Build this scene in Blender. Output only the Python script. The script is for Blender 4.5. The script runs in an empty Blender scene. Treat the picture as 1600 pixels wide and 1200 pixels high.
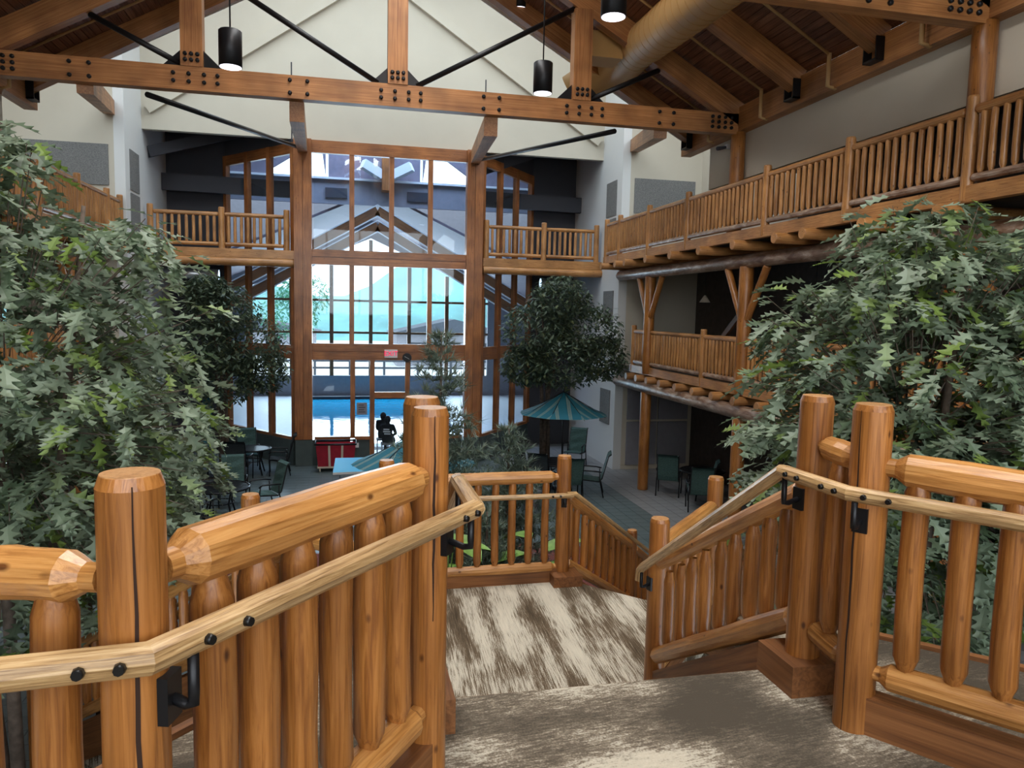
import bpy, math, random
from mathutils import Vector, Matrix
R = random.Random(7)
SC = bpy.context.scene
COL = SC.collection
# ------------------------------------------------------------------ camera
cam_d = bpy.data.cameras.new('camera'); cam = bpy.data.objects.new('camera', cam_d); COL.objects.link(cam)
def set_camera(yaw=12.73, pitch=5.50, roll=1.24, f=1167.2, eye=(0, 0, 4.65)):
    y, p, r = map(math.radians, (yaw, pitch, roll))
    fw = Vector((math.sin(y)*math.cos(p), math.cos(y)*math.cos(p), -math.sin(p)))
    rt = Vector((math.cos(y), -math.sin(y), 0)); up = rt.cross(fw)
    r2 = rt*math.cos(r)+up*math.sin(r); u2 = up*math.cos(r)-rt*math.sin(r)
    m = Matrix((r2, u2, -fw)).transposed().to_4x4(); m.translation = Vector(eye)
    cam.matrix_world = m
    cam_d.sensor_width = 36.0; cam_d.lens = f/1600*36.0
    cam_d.clip_start = 0.05; cam_d.clip_end = 600
set_camera(); SC.camera = cam
EYE = Vector((0, 0, 4.65))
# ------------------------------------------------------------------ world, lights, exposure
w = bpy.data.worlds.new('sky'); SC.world = w; w.use_nodes = True
bg = w.node_tree.nodes['Background']; bg.inputs[0].default_value = (0.78, 0.90, 1.0, 1); bg.inputs[1].default_value = 3.4
SC.view_settings.view_transform = 'Standard'; SC.view_settings.look = 'None'
SC.view_settings.exposure = 0.0; SC.view_settings.gamma = 1.0; SC.view_settings.use_curve_mapping = False
SC.cycles.use_denoising = True
SC.cycles.max_bounces = 6; SC.cycles.diffuse_bounces = 3; SC.cycles.glossy_bounces = 2
SC.cycles.use_adaptive_sampling = True; SC.cycles.adaptive_threshold = 0.07; SC.cycles.adaptive_min_samples = 16
SC.cycles.transparent_max_bounces = 12; SC.cycles.transmission_bounces = 4
SC.cycles.sample_clamp_indirect = 6.0; SC.cycles.caustics_reflective = False; SC.cycles.caustics_refractive = False
def area(name, loc, direction, sx, sy, power, col=(1, 1, 1)):
    d = bpy.data.lights.new(name, 'AREA'); d.shape = 'RECTANGLE'; d.size = sx; d.size_y = sy; d.energy = power; d.color = col
    o = bpy.data.objects.new(name, d); COL.objects.link(o); o.location = loc
    o.rotation_euler = Vector(direction).to_track_quat('-Z', 'Y').to_euler(); return o
area('window_light_behind', (1, -6.1, 7.2), (0, 1, -0.2), 12.6, 5.8, 430, (1, 0.97, 0.93))  # added fill from behind the viewer, no known window there
area('skylight_front', (1.2, 19.4, 14.65), (0, 0, -1), 11, 4.4, 70, (0.93, 0.97, 1)).data.spread = math.radians(75)  # added unseen fill for the tall end, aimed straight down
area('skylight_ridge', (0.96, 6.5, 12.75), (0, 0, -1), 1.8, 14, 1250, (1, 0.97, 0.92))  # added overhead fill along the ridge, out of view
area('pool_window_light', (1.4, 41.45, 4.6), (0, -1, -0.12), 12, 6.5, 2000, (0.70, 0.87, 1))
area('pool_ceiling_light', (1.4, 28.7, 12.95), (0, 0, -1), 8, 3.9, 700, (0.30, 0.52, 1))  # added blue fill to tint the upper pool room, not a fitting
# ------------------------------------------------------------------ materials
def nodes_of(name):
    m = bpy.data.materials.new(name); m.use_nodes = True
    nt = m.node_tree; b = nt.nodes['Principled BSDF']; return m, nt, b
def N(nt, t, **kw):
    n = nt.nodes.new(t)
    for k, v in kw.items():
        if k.startswith('i_'): n.inputs[k[2:].replace('_', ' ')].default_value = v
        else: setattr(n, k, v)
    return n
def ramp(nt, stops):
    n = nt.nodes.new('ShaderNodeValToRGB'); e = n.color_ramp.elements
    while len(e) < len(stops): e.new(0.5)
    for i, (p, c) in enumerate(stops): e[i].position = p; e[i].color = (*c, 1)
    return n
def attr(nt, nm='gco'):
    n = nt.nodes.new('ShaderNodeAttribute'); n.attribute_name = nm; return n
def rnd_vec(nt, src):
    oi = nt.nodes.new('ShaderNodeObjectInfo'); mu = N(nt, 'ShaderNodeMath', operation='MULTIPLY'); mu.inputs[1].default_value = 37.0
    nt.links.new(oi.outputs['Random'], mu.inputs[0])
    ad = N(nt, 'ShaderNodeVectorMath', operation='ADD'); nt.links.new(src, ad.inputs[0]); nt.links.new(mu.outputs[0], ad.inputs[1]); return ad.outputs[0]
def wood(name, lo, mid, hi, rough=0.36, along=3.0, across=75, knots=True, coat=0.18, bump=0.3):
    m, nt, b = nodes_of(name); L = nt.links.new
    a = attr(nt); v = rnd_vec(nt, a.outputs['Vector'])
    mp = N(nt, 'ShaderNodeMapping'); mp.inputs['Scale'].default_value = (across, across, along); L(v, mp.inputs['Vector'])
    n1 = N(nt, 'ShaderNodeTexNoise'); n1.inputs['Scale'].default_value = 1.0; n1.inputs['Detail'].default_value = 6; n1.inputs['Roughness'].default_value = 0.62; n1.inputs['Distortion'].default_value = 1.1; L(mp.outputs[0], n1.inputs['Vector'])
    r = ramp(nt, [(0.36, lo), (0.50, mid), (0.66, hi)]); L(n1.outputs['Fac'], r.inputs[0])
    n2 = N(nt, 'ShaderNodeTexNoise'); n2.inputs['Scale'].default_value = 1.6; n2.inputs['Detail'].default_value = 2; L(v, n2.inputs['Vector'])
    mx = N(nt, 'ShaderNodeMix', data_type='RGBA', blend_type='MULTIPLY'); mx.inputs[0].default_value = 1.0
    r2 = ramp(nt, [(0.32, (0.66, 0.62, 0.58)), (0.68, (1.18, 1.16, 1.12))]); L(n2.outputs['Fac'], r2.inputs[0])
    L(r.outputs[0], mx.inputs[6]); L(r2.outputs[0], mx.inputs[7]); out = mx.outputs[2]
    if knots:
        mk = N(nt, 'ShaderNodeMapping'); mk.inputs['Scale'].default_value = (11, 11, 6.0); L(v, mk.inputs['Vector'])
        vo = N(nt, 'ShaderNodeTexVoronoi'); vo.inputs['Scale'].default_value = 1.0; L(mk.outputs[0], vo.inputs['Vector'])
        rk = ramp(nt, [(0.05, (0.16, 0.09, 0.05)), (0.12, (1, 1, 1))]); L(vo.outputs['Distance'], rk.inputs[0])
        m2 = N(nt, 'ShaderNodeMix', data_type='RGBA', blend_type='MULTIPLY'); m2.inputs[0].default_value = 0.9
        L(out, m2.inputs[6]); L(rk.outputs[0], m2.inputs[7]); out = m2.outputs[2]
    L(out, b.inputs['Base Color']); b.inputs['Roughness'].default_value = rough
    b.inputs['Coat Weight'].default_value = coat; b.inputs['Coat Roughness'].default_value = 0.22
    bp = N(nt, 'ShaderNodeBump'); bp.inputs['Strength'].default_value = bump; bp.inputs['Distance'].default_value = 0.004
    L(n1.outputs['Fac'], bp.inputs['Height']); L(bp.outputs[0], b.inputs['Normal'])
    return m
def plain(name, col, rough=0.6, metal=0.0, noise=0.0, scale=6.0, emit=None, es=0.0, spec=0.5):
    m, nt, b = nodes_of(name)
    b.inputs['Base Color'].default_value = (*col, 1); b.inputs['Roughness'].default_value = rough; b.inputs['Metallic'].default_value = metal
    b.inputs['Specular IOR Level'].default_value = spec
    if noise:
        tc = nt.nodes.new('ShaderNodeTexCoord'); n1 = N(nt, 'ShaderNodeTexNoise'); n1.inputs['Scale'].default_value = scale; n1.inputs['Detail'].default_value = 4
        nt.links.new(tc.outputs['Object'], n1.inputs['Vector'])
        r = ramp(nt, [(0.3, tuple(c*(1-noise) for c in col)), (0.7, tuple(min(1, c*(1+noise)) for c in col))])
        nt.links.new(n1.outputs['Fac'], r.inputs[0]); nt.links.new(r.outputs[0], b.inputs['Base Color'])
    if emit: b.inputs['Emission Color'].default_value = (*emit, 1); b.inputs['Emission Strength'].default_value = es
    return m
M = {}
M['log'] = wood('log_wood', (0.24, 0.085, 0.018), (0.38, 0.15, 0.034), (0.48, 0.205, 0.055))
M['post'] = wood('post_wood', (0.22, 0.078, 0.016), (0.345, 0.132, 0.029), (0.43, 0.178, 0.046), across=60, along=2.2)
M['rail'] = wood('rail_wood', (0.36, 0.15, 0.036), (0.52, 0.24, 0.066), (0.62, 0.32, 0.105), along=3.5)
M['pale'] = wood('handrail_wood', (0.28, 0.16, 0.065), (0.52, 0.33, 0.15), (0.66, 0.47, 0.25), across=110, along=5.0, knots=False)
M['baluster'] = wood('baluster_wood', (0.23, 0.08, 0.016), (0.36, 0.138, 0.03), (0.45, 0.19, 0.048))
M['balcony'] = wood('balcony_wood', (0.34, 0.145, 0.044), (0.50, 0.235, 0.077), (0.60, 0.32, 0.12))
M['beam'] = wood('glulam_wood', (0.28, 0.108, 0.033), (0.40, 0.172, 0.055), (0.49, 0.235, 0.085), across=38, along=0.8, knots=False, rough=0.5, coat=0.05)
M['plank'] = wood('ceiling_plank_wood', (0.14, 0.055, 0.028), (0.215, 0.09, 0.046), (0.30, 0.135, 0.075), across=30, along=0.8, knots=False, rough=0.6, coat=0.0)
M['barklog'] = wood('weathered_log', (0.20, 0.10, 0.055), (0.36, 0.24, 0.17), (0.56, 0.46, 0.38), across=10, along=2.5)
M['frame'] = wood('window_frame_wood', (0.22, 0.07, 0.018), (0.34, 0.12, 0.032), (0.43, 0.165, 0.05), across=36, along=1.2)
M['skirt'] = wood('skirt_board', (0.13, 0.047, 0.014), (0.205, 0.08, 0.024), (0.27, 0.112, 0.038), across=30, along=1.0, knots=False, coat=0.0, rough=0.55)
M['wall'] = plain('cream_paint', (0.58, 0.525, 0.425), 0.85, noise=0.03, scale=1.2)
M['white'] = plain('white_paint', (0.72, 0.72, 0.70), 0.8)
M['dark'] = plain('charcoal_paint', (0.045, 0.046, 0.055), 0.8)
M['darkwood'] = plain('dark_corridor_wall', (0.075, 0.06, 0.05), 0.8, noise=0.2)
M['black'] = plain('black_steel', (0.012, 0.012, 0.014), 0.4, 0.4)
M['chrome'] = plain('bolt_steel', (0.03, 0.03, 0.03), 0.35, 0.8)
M['tan'] = plain('tan_duct_paint', (0.50, 0.29, 0.10), 0.5)
M['silver'] = plain('galvanised_steel', (0.62, 0.64, 0.66), 0.35, 0.8)
M['pipe'] = plain('sprinkler_pipe_paint', (0.50, 0.30, 0.12), 0.5)
M['lens'] = plain('lamp_lens', (0.9, 0.9, 0.9), 0.4, emit=(0.9, 0.88, 1.0), es=2.2)
M['sling'] = plain('green_sling_fabric', (0.055, 0.11, 0.10), 0.9, noise=0.25, scale=40)
M['slingb'] = plain('dark_sling_fabric', (0.02, 0.028, 0.032), 0.9, noise=0.2, scale=40)
M['red'] = plain('red_canvas', (0.36, 0.012, 0.03), 0.8, noise=0.12, scale=8)
M['strap'] = plain('cream_strap', (0.66, 0.58, 0.46), 0.8)
M['slate'] = plain('slate_tile', (0.11, 0.145, 0.15), 0.38, noise=0.22, scale=1.4)
M['lighttile'] = plain('light_grey_tile', (0.26, 0.26, 0.26), 0.42, noise=0.1, scale=1.4)
M['grout'] = plain('grout', (0.17, 0.18, 0.18), 0.8)
M['basetile'] = plain('green_base_tile', (0.065, 0.085, 0.08), 0.4, noise=0.15, scale=4)
M['mulch'] = plain('red_mulch', (0.14, 0.035, 0.025), 0.95, noise=0.7, scale=60)
M['trunk'] = plain('bark', (0.11, 0.08, 0.06), 0.9, noise=0.4, scale=14)
M['pool_deck'] = plain('pool_deck_tile', (0.50, 0.56, 0.62), 0.5, noise=0.06)
M['siding'] = plain('grey_siding', (0.27, 0.265, 0.295), 0.8, noise=0.06)
M['bluewall'] = plain('plank_siding_dark', (0.20, 0.17, 0.20), 0.7, noise=0.1)
M['sign'] = plain('sign_panel', (0.75, 0.72, 0.70), 0.5)
M['exit'] = plain('exit_letters', (0.75, 0.02, 0.08), 0.5, emit=(1, 0.02, 0.12), es=0.8)
M['skin'] = plain('skin', (0.25, 0.13, 0.09), 0.6)
M['shirt'] = plain('black_cloth', (0.012, 0.012, 0.015), 0.9)
M['hill'] = plain('hill', (0.13, 0.30, 0.30), 0.9, noise=0.45, scale=0.08)
M['yard'] = plain('pale_yard', (0.62, 0.62, 0.58), 0.9, noise=0.1, scale=0.2)
M['fern'] = plain('broad_leaf', (0.16, 0.30, 0.06), 0.5, noise=0.4, scale=8)
M['ceramic'] = plain('glossy_top', (0.03, 0.33, 0.55), 0.5, spec=0.05)  # blue of the reflected window and sky put into the base colour
M['crack'] = plain('drying_crack', (0.03, 0.012, 0.006), 0.95)
M['endgrain'] = wood('end_grain', (0.40, 0.19, 0.07), (0.52, 0.27, 0.11), (0.60, 0.34, 0.15), across=60, along=20, knots=False)
M['roofing'] = plain('outdoor_roof', (0.07, 0.08, 0.10), 0.9)
def fabric_panel():
    m, nt, b = nodes_of('woven_acoustic_panel'); tc = nt.nodes.new('ShaderNodeTexCoord')
    mp = N(nt, 'ShaderNodeMapping'); mp.inputs['Scale'].default_value = (20, 20, 60); nt.links.new(tc.outputs['Object'], mp.inputs['Vector'])
    n1 = N(nt, 'ShaderNodeTexNoise'); n1.inputs['Scale'].default_value = 1.5; n1.inputs['Detail'].default_value = 3; nt.links.new(mp.outputs[0], n1.inputs['Vector'])
    r = ramp(nt, [(0.3, (0.11, 0.11, 0.11)), (0.7, (0.27, 0.265, 0.25))]); nt.links.new(n1.outputs['Fac'], r.inputs[0]); nt.links.new(r.outputs[0], b.inputs['Base Color']); b.inputs['Roughness'].default_value = 0.9
    return m
M['weave'] = fabric_panel()
def carpet(name, sx, sy, rot, thr, cream, dark, bs, amp=1.25):
    m, nt, b = nodes_of(name); L = nt.links.new; tc = nt.nodes.new('ShaderNodeTexCoord')
    mp = N(nt, 'ShaderNodeMapping'); mp.inputs['Rotation'].default_value = (0, 0, rot); L(tc.outputs['Object'], mp.inputs['Vector'])
    ms = N(nt, 'ShaderNodeMapping'); ms.inputs['Scale'].default_value = (sx, sy, 1); L(mp.outputs[0], ms.inputs['Vector'])
    fine = N(nt, 'ShaderNodeTexNoise'); fine.inputs['Scale'].default_value = 1; fine.inputs['Detail'].default_value = 6; fine.inputs['Roughness'].default_value = 0.7; L(ms.outputs[0], fine.inputs['Vector'])
    mb = N(nt, 'ShaderNodeMapping'); mb.inputs['Scale'].default_value = (bs[0], bs[1], 1); L(mp.outputs[0], mb.inputs['Vector'])
    big = N(nt, 'ShaderNodeTexNoise'); big.inputs['Scale'].default_value = 1; big.inputs['Detail'].default_value = 3; L(mb.outputs[0], big.inputs['Vector'])
    pile = N(nt, 'ShaderNodeTexNoise'); pile.inputs['Scale'].default_value = 150; pile.inputs['Detail'].default_value = 2; L(tc.outputs['Object'], pile.inputs['Vector'])
    a1 = N(nt, 'ShaderNodeMath', operation='MULTIPLY'); a1.inputs[1].default_value = amp; L(big.outputs['Fac'], a1.inputs[0])
    a2 = N(nt, 'ShaderNodeMath', operation='ADD'); L(a1.outputs[0], a2.inputs[0]); L(fine.outputs['Fac'], a2.inputs[1])
    a3 = N(nt, 'ShaderNodeMath', operation='MULTIPLY_ADD'); a3.inputs[1].default_value = 0.5; L(pile.outputs['Fac'], a3.inputs[0]); L(a2.outputs[0], a3.inputs[2])
    r = ramp(nt, [(0.0, tuple(c*.55 for c in dark)), (0.28, dark), (0.44, tuple(c*1.8 for c in dark)), (0.52, tuple(c*.72 for c in cream)), (0.62, cream), (1.0, tuple(c*1.18 for c in cream))])
    mr = N(nt, 'ShaderNodeMapRange'); mr.inputs[1].default_value = thr-0.42; mr.inputs[2].default_value = thr+0.42; L(a3.outputs[0], mr.inputs[0]); L(mr.outputs[0], r.inputs[0])
    L(r.outputs[0], b.inputs['Base Color']); b.inputs['Roughness'].default_value = 0.97; b.inputs['Specular IOR Level'].default_value = 0.1
    bp = N(nt, 'ShaderNodeBump'); bp.inputs['Strength'].default_value = 0.5; bp.inputs['Distance'].default_value = 0.004; L(pile.outputs['Fac'], bp.inputs['Height']); L(bp.outputs[0], b.inputs['Normal'])
    return m
M['carpet_up'] = carpet('mottled_carpet', 16, 75, -0.12, 2.0, (0.47, 0.42, 0.33), (0.125, 0.102, 0.075), (1.5, 2.2), 2.1)
M['carpet_low'] = carpet('streaked_carpet', 95, 4.0, 0.06, 1.37, (0.56, 0.51, 0.41), (0.095, 0.070, 0.045), (4.5, 0.8))
def stripes():
    m, nt, b = nodes_of('striped_umbrella_cloth'); L = nt.links.new; a = attr(nt)
    sp = nt.nodes.new('ShaderNodeSeparateXYZ'); L(a.outputs['Vector'], sp.inputs[0])
    mu = N(nt, 'ShaderNodeMath', operation='MULTIPLY'); mu.inputs[1].default_value = 3.1; L(sp.outputs['X'], mu.inputs[0])
    fr = N(nt, 'ShaderNodeMath', operation='FRACT'); L(mu.outputs[0], fr.inputs[0])
    t = (0.012, 0.135, 0.19); c = (0.30, 0.34, 0.26)
    r = ramp(nt, [(0.0, t), (0.30, c), (0.34, t), (0.40, c), (0.44, t), (0.50, c), (0.54, t)]); r.color_ramp.interpolation = 'CONSTANT'
    L(fr.outputs[0], r.inputs[0]); L(r.outputs[0], b.inputs['Base Color']); b.inputs['Roughness'].default_value = 0.8
    return m
M['stripe'] = stripes()
def leafmat(name, front, back, yel):
    m, nt, b = nodes_of(name); L = nt.links.new
    oi = nt.nodes.new('ShaderNodeObjectInfo'); at = attr(nt, 'rnd'); ad = N(nt, 'ShaderNodeMath', operation='ADD'); L(oi.outputs['Random'], ad.inputs[0]); L(at.outputs['Fac'], ad.inputs[1])
    fr = N(nt, 'ShaderNodeMath', operation='FRACT'); L(ad.outputs[0], fr.inputs[0])
    r = ramp(nt, [(0.0, back), (0.35, front), (0.80, tuple(c*1.25 for c in front)), (0.93, yel)]); L(fr.outputs[0], r.inputs[0])
    L(r.outputs[0], b.inputs['Base Color']); b.inputs['Roughness'].default_value = 0.5
    tr = nt.nodes.new('ShaderNodeBsdfTranslucent'); L(r.outputs[0], tr.inputs['Color'])
    mx = nt.nodes.new('ShaderNodeMixShader'); mx.inputs[0].default_value = 0.22
    L(b.outputs[0], mx.inputs[1]); L(tr.outputs[0], mx.inputs[2]); L(mx.outputs[0], nt.nodes['Material Output'].inputs['Surface'])
    return m
M['oak'] = leafmat('oak_leaf', (0.20, 0.255, 0.175), (0.10, 0.15, 0.085), (0.19, 0.28, 0.06))
M['ficus'] = leafmat('ficus_leaf', (0.095, 0.135, 0.085), (0.05, 0.08, 0.05), (0.15, 0.18, 0.08))
M['needle'] = leafmat('needle', (0.20, 0.26, 0.21), (0.11, 0.155, 0.12), (0.27, 0.30, 0.20))
M['outtree'] = leafmat('outdoor_leaf', (0.10, 0.34, 0.22), (0.06, 0.22, 0.18), (0.2, 0.42, 0.2))
def glass():
    m, nt, b = nodes_of('window_glass'); L = nt.links.new
    t = nt.nodes.new('ShaderNodeBsdfTransparent'); t.inputs[0].default_value = (0.90, 0.95, 0.98, 1)
    g = nt.nodes.new('ShaderNodeBsdfGlossy'); g.inputs['Roughness'].default_value = 0.02
    lw = nt.nodes.new('ShaderNodeLayerWeight'); pw_ = N(nt, 'ShaderNodeMath', operation='POWER'); pw_.inputs[1].default_value = 4.0; L(lw.outputs['Facing'], pw_.inputs[0]); f = N(nt, 'ShaderNodeMath', operation='MULTIPLY_ADD'); f.inputs[1].default_value = 0.5; f.inputs[2].default_value = 0.03; L(pw_.outputs[0], f.inputs[0])
    mx = nt.nodes.new('ShaderNodeMixShader'); L(f.outputs[0], mx.inputs[0]); L(t.outputs[0], mx.inputs[1]); L(g.outputs[0], mx.inputs[2])
    L(mx.outputs[0], nt.nodes['Material Output'].inputs['Surface']); return m
M['glass'] = glass()
def water():
    m, nt, b = nodes_of('pool_water'); b.inputs['Base Color'].default_value = (0.02, 0.36, 0.66, 1); b.inputs['Roughness'].default_value = 0.05
    tc = nt.nodes.new('ShaderNodeTexCoord'); n1 = N(nt, 'ShaderNodeTexNoise'); n1.inputs['Scale'].default_value = 2.5; nt.links.new(tc.outputs['Object'], n1.inputs['Vector'])
    bp = N(nt, 'ShaderNodeBump'); bp.inputs['Strength'].default_value = 0.12; bp.inputs['Distance'].default_value = 0.05; nt.links.new(n1.outputs['Fac'], bp.inputs['Height']); nt.links.new(bp.outputs[0], b.inputs['Normal']); return m
M['water'] = water()
# ------------------------------------------------------------------ mesh helpers
class MB:
    def __init__(s): s.V = []; s.F = []; s.G = []; s.S = []; s.K = []
    def add(s, vs, fs, gs, smooth=False, k=0.0):
        o = len(s.V); s.V += [tuple(v) for v in vs]; s.G += [tuple(g) for g in gs]; s.F += [tuple(i+o for i in f) for f in fs]; s.S += [smooth]*len(fs); s.K += [k]*len(vs); return s
    def beam(s, p, q, wd, hg, up=(0, 0, 1), g0=None):
        p = Vector(p); q = Vector(q); d = q-p; ln = d.length; d.normalize(); u = Vector(up)
        if abs(d.dot(u)) > 0.98: u = Vector((0, 1, 0))
        x = d.cross(u).normalized(); u = x.cross(d)
        o = g0 if g0 is not None else R.uniform(0, 50)
        vs = []; gs = []
        for t in (0, 1):
            for a, c in ((-1, -1), (1, -1), (1, 1), (-1, 1)):
                vs.append(p+d*ln*t+x*a*wd/2+u*c*hg/2); gs.append((a*wd/2+o, c*hg/2+o, ln*t+o))
        return s.add(vs, [(0, 1, 2, 3), (7, 6, 5, 4), (0, 4, 5, 1), (1, 5, 6, 2), (2, 6, 7, 3), (3, 7, 4, 0)], gs)
    def box(s, x0, x1, y0, y1, z0, z1):
        dx, dy, dz = x1-x0, y1-y0, z1-z0
        cx, cy, cz = (x0+x1)/2, (y0+y1)/2, (z0+z1)/2
        if dz >= dx and dz >= dy: return s.beam((cx, cy, z0), (cx, cy, z1), dx, dy, (0, 1, 0))
        if dx >= dy: return s.beam((x0, cy, cz), (x1, cy, cz), dy, dz)
        return s.beam((cx, y0, cz), (cx, y1, cz), dx, dz)
    def tube(s, pts, rads, n=12, smooth=True, jit=0.0, caps=True, k=0.0):
        pts = [Vector(p) for p in pts]; rings = []; o = R.uniform(0, 50); ln = 0; vs = []; gs = []; fs = []
        ref = None
        ph = [1+R.uniform(-jit, jit) for _ in range(n)]
        for i, p in enumerate(pts):
            if i == 0: d = pts[1]-p
            elif i == len(pts)-1: d = p-pts[i-1]
            else: d = (pts[i+1]-pts[i-1])
            if i: ln += (p-pts[i-1]).length
            d.normalize()
            if ref is None: ref = Vector((0, 0, 1)) if abs(d.z) < 0.9 else Vector((1, 0, 0))
            x = d.cross(ref).normalized(); y = x.cross(d).normalized(); ref = y
            for j in range(n):
                a = 2*math.pi*j/n; r = rads[i]*ph[j]*(1+R.uniform(-jit, jit)*0.4)
                vs.append(p+x*math.cos(a)*r+y*math.sin(a)*r); gs.append((math.cos(a)*r+o, math.sin(a)*r+o, ln+o))
        for i in range(len(pts)-1):
            for j in range(n):
                fs.append((i*n+j, i*n+(j+1) % n, (i+1)*n+(j+1) % n, (i+1)*n+j))
        m = len(fs); s.add(vs, fs, gs, smooth, k)
        if caps:
            b = len(s.V)-len(vs); s.F += [tuple(b+j for j in range(n-1, -1, -1)), tuple(b+(len(pts)-1)*n+j for j in range(n))]; s.S += [False, False]
        return s
    def log(s, p, q, r, n=12, tenon=0.0, jit=0.03, smooth=False, segs=5, tr=0.55):
        p = Vector(p); q = Vector(q); L = (q-p).length; d = (q-p).normalized(); prof = []
        if tenon: prof += [(0, tr), (tenon*0.45, tr), (tenon, 0.97)]
        else: prof += [(0, 0.93), (min(0.02, L*0.1), 1)]
        a = prof[-1][0]+0.02
        for i in range(1, segs): prof.append((a+(L-2*a)*i/segs, 1+R.uniform(-jit, jit)))
        if tenon: prof += [(L-tenon, 0.97), (L-tenon*0.45, tr), (L, tr)]
        else: prof += [(L-min(0.02, L*0.1), 1), (L, 0.93)]
        return s.tube([p+d*t for t, _ in prof], [r*k for _, k in prof], n, smooth, jit)
    def mesh(s, name, mat, off=(0, 0, 0)):
        me = bpy.data.meshes.new(name); ox, oy, oz = off
        me.from_pydata([(v[0]-ox, v[1]-oy, v[2]-oz) for v in s.V], [], s.F)
        me.polygons.foreach_set('use_smooth', s.S)
        a = me.attributes.new('gco', 'FLOAT_VECTOR', 'POINT'); a.data.foreach_set('vector', [c for g in s.G for c in g])
        if any(s.K): a = me.attributes.new('rnd', 'FLOAT', 'POINT'); a.data.foreach_set('value', s.K)
        me.materials.append(M[mat] if isinstance(mat, str) else mat); return me
    def build(s, name, mat, parent=None, kind=None, origin=None):
        off = (0, 0, 0)
        if parent is not None: off = parent.get('_w', (0, 0, 0))
        elif origin is not None: off = origin
        o = bpy.data.objects.new(name, s.mesh(name, mat, off)); COL.objects.link(o)
        if parent is not None: o.parent = parent; o['_w'] = list(off)
        elif origin is not None: o.location = origin; o['_w'] = list(origin)
        if kind: o['kind'] = kind
        return o
def thing(name, label, cat, loc=(0, 0, 0), rz=0.0, group=None, world=True):
    o = bpy.data.objects.new(name, None); COL.objects.link(o); o.location = loc; o.rotation_euler = (0, 0, rz)
    o.empty_display_size = 0.2; o['label'] = label; o['category'] = cat
    o['_w'] = list(loc) if world else [0, 0, 0]
    if group: o['group'] = group
    return o
def tag(o, label, cat, group=None):
    o['label'] = label; o['category'] = cat
    if group: o['group'] = group
    return o
def inst(name, me, parent, loc, rot=(0, 0, 0), scale=None):
    o = bpy.data.objects.new(name, me); COL.objects.link(o); wv = parent.get('_w', (0, 0, 0))
    o.parent = parent; o.location = (loc[0]-wv[0], loc[1]-wv[1], loc[2]-wv[2]); o.rotation_euler = rot
    if scale is not None: o.scale = (scale,)*3 if not isinstance(scale, tuple) else scale
    return o
def copy_tree(o, parent=None):
    c = o.copy(); COL.objects.link(c)
    if parent is not None: c.parent = parent
    for ch in list(o.children): copy_tree(ch, c)
    return c
def struct(name, mb, mat): o = mb.build(name, mat); o['kind'] = 'structure'; return o
def slab(mb, poly, z0, z1):
    n = len(poly); vs = [(x, y, z0) for x, y in poly]+[(x, y, z1) for x, y in poly]
    fs = [tuple(range(n-1, -1, -1)), tuple(range(n, 2*n))]+[(i, (i+1) % n, n+(i+1) % n, n+i) for i in range(n)]
    return mb.add(vs, fs, vs)
lerp = lambda a, b, t: tuple(a[i]+(b[i]-a[i])*t for i in range(len(a)))
# ------------------------------------------------------------------ shell
XC = 0.96; F2 = 3.13; F3 = 6.2
fl = struct('floor', MB().box(-8.5, 10.6, 2.0, 25.5, -0.2, -0.012), 'grout')
tm = MB().box(-0.148, 0.148, -0.148, 0.148, -0.02, 0.0).mesh('tile', 'slate'); tl = MB().box(-0.148, 0.148, -0.148, 0.148, -0.02, 0.0).mesh('tile', 'lighttile')
near = []; rest = {'slate': MB(), 'lighttile': MB()}
for i in range(-27, 34):
    for j in range(20, 82):
        x, y = i*0.305+0.15, j*0.305
        cand = (-2.6 < x < 1.2 and 17.2 < y < 22.3) or (5.0 < x < 8.6 and 14.6 < y < 20.5)
        near.append((0 if cand else 1, y, x))
near.sort()
for k, (c, y, x) in enumerate(near):
    light = x > 7.05 or (y > 22.0 and x > 5)
    if k < 300 and c == 0: inst('tile', tl if light else tm, fl, (x, y, 0))
    else:
        rest['lighttile' if light else 'slate'].box(x-0.148, x+0.148, y-0.148, y+0.148, -0.02, 0.0)
rest['slate'].build('slate_tiling', 'slate', fl, 'stuff'); rest['lighttile'].build('pale_tiling', 'lighttile', fl, 'stuff')
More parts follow.
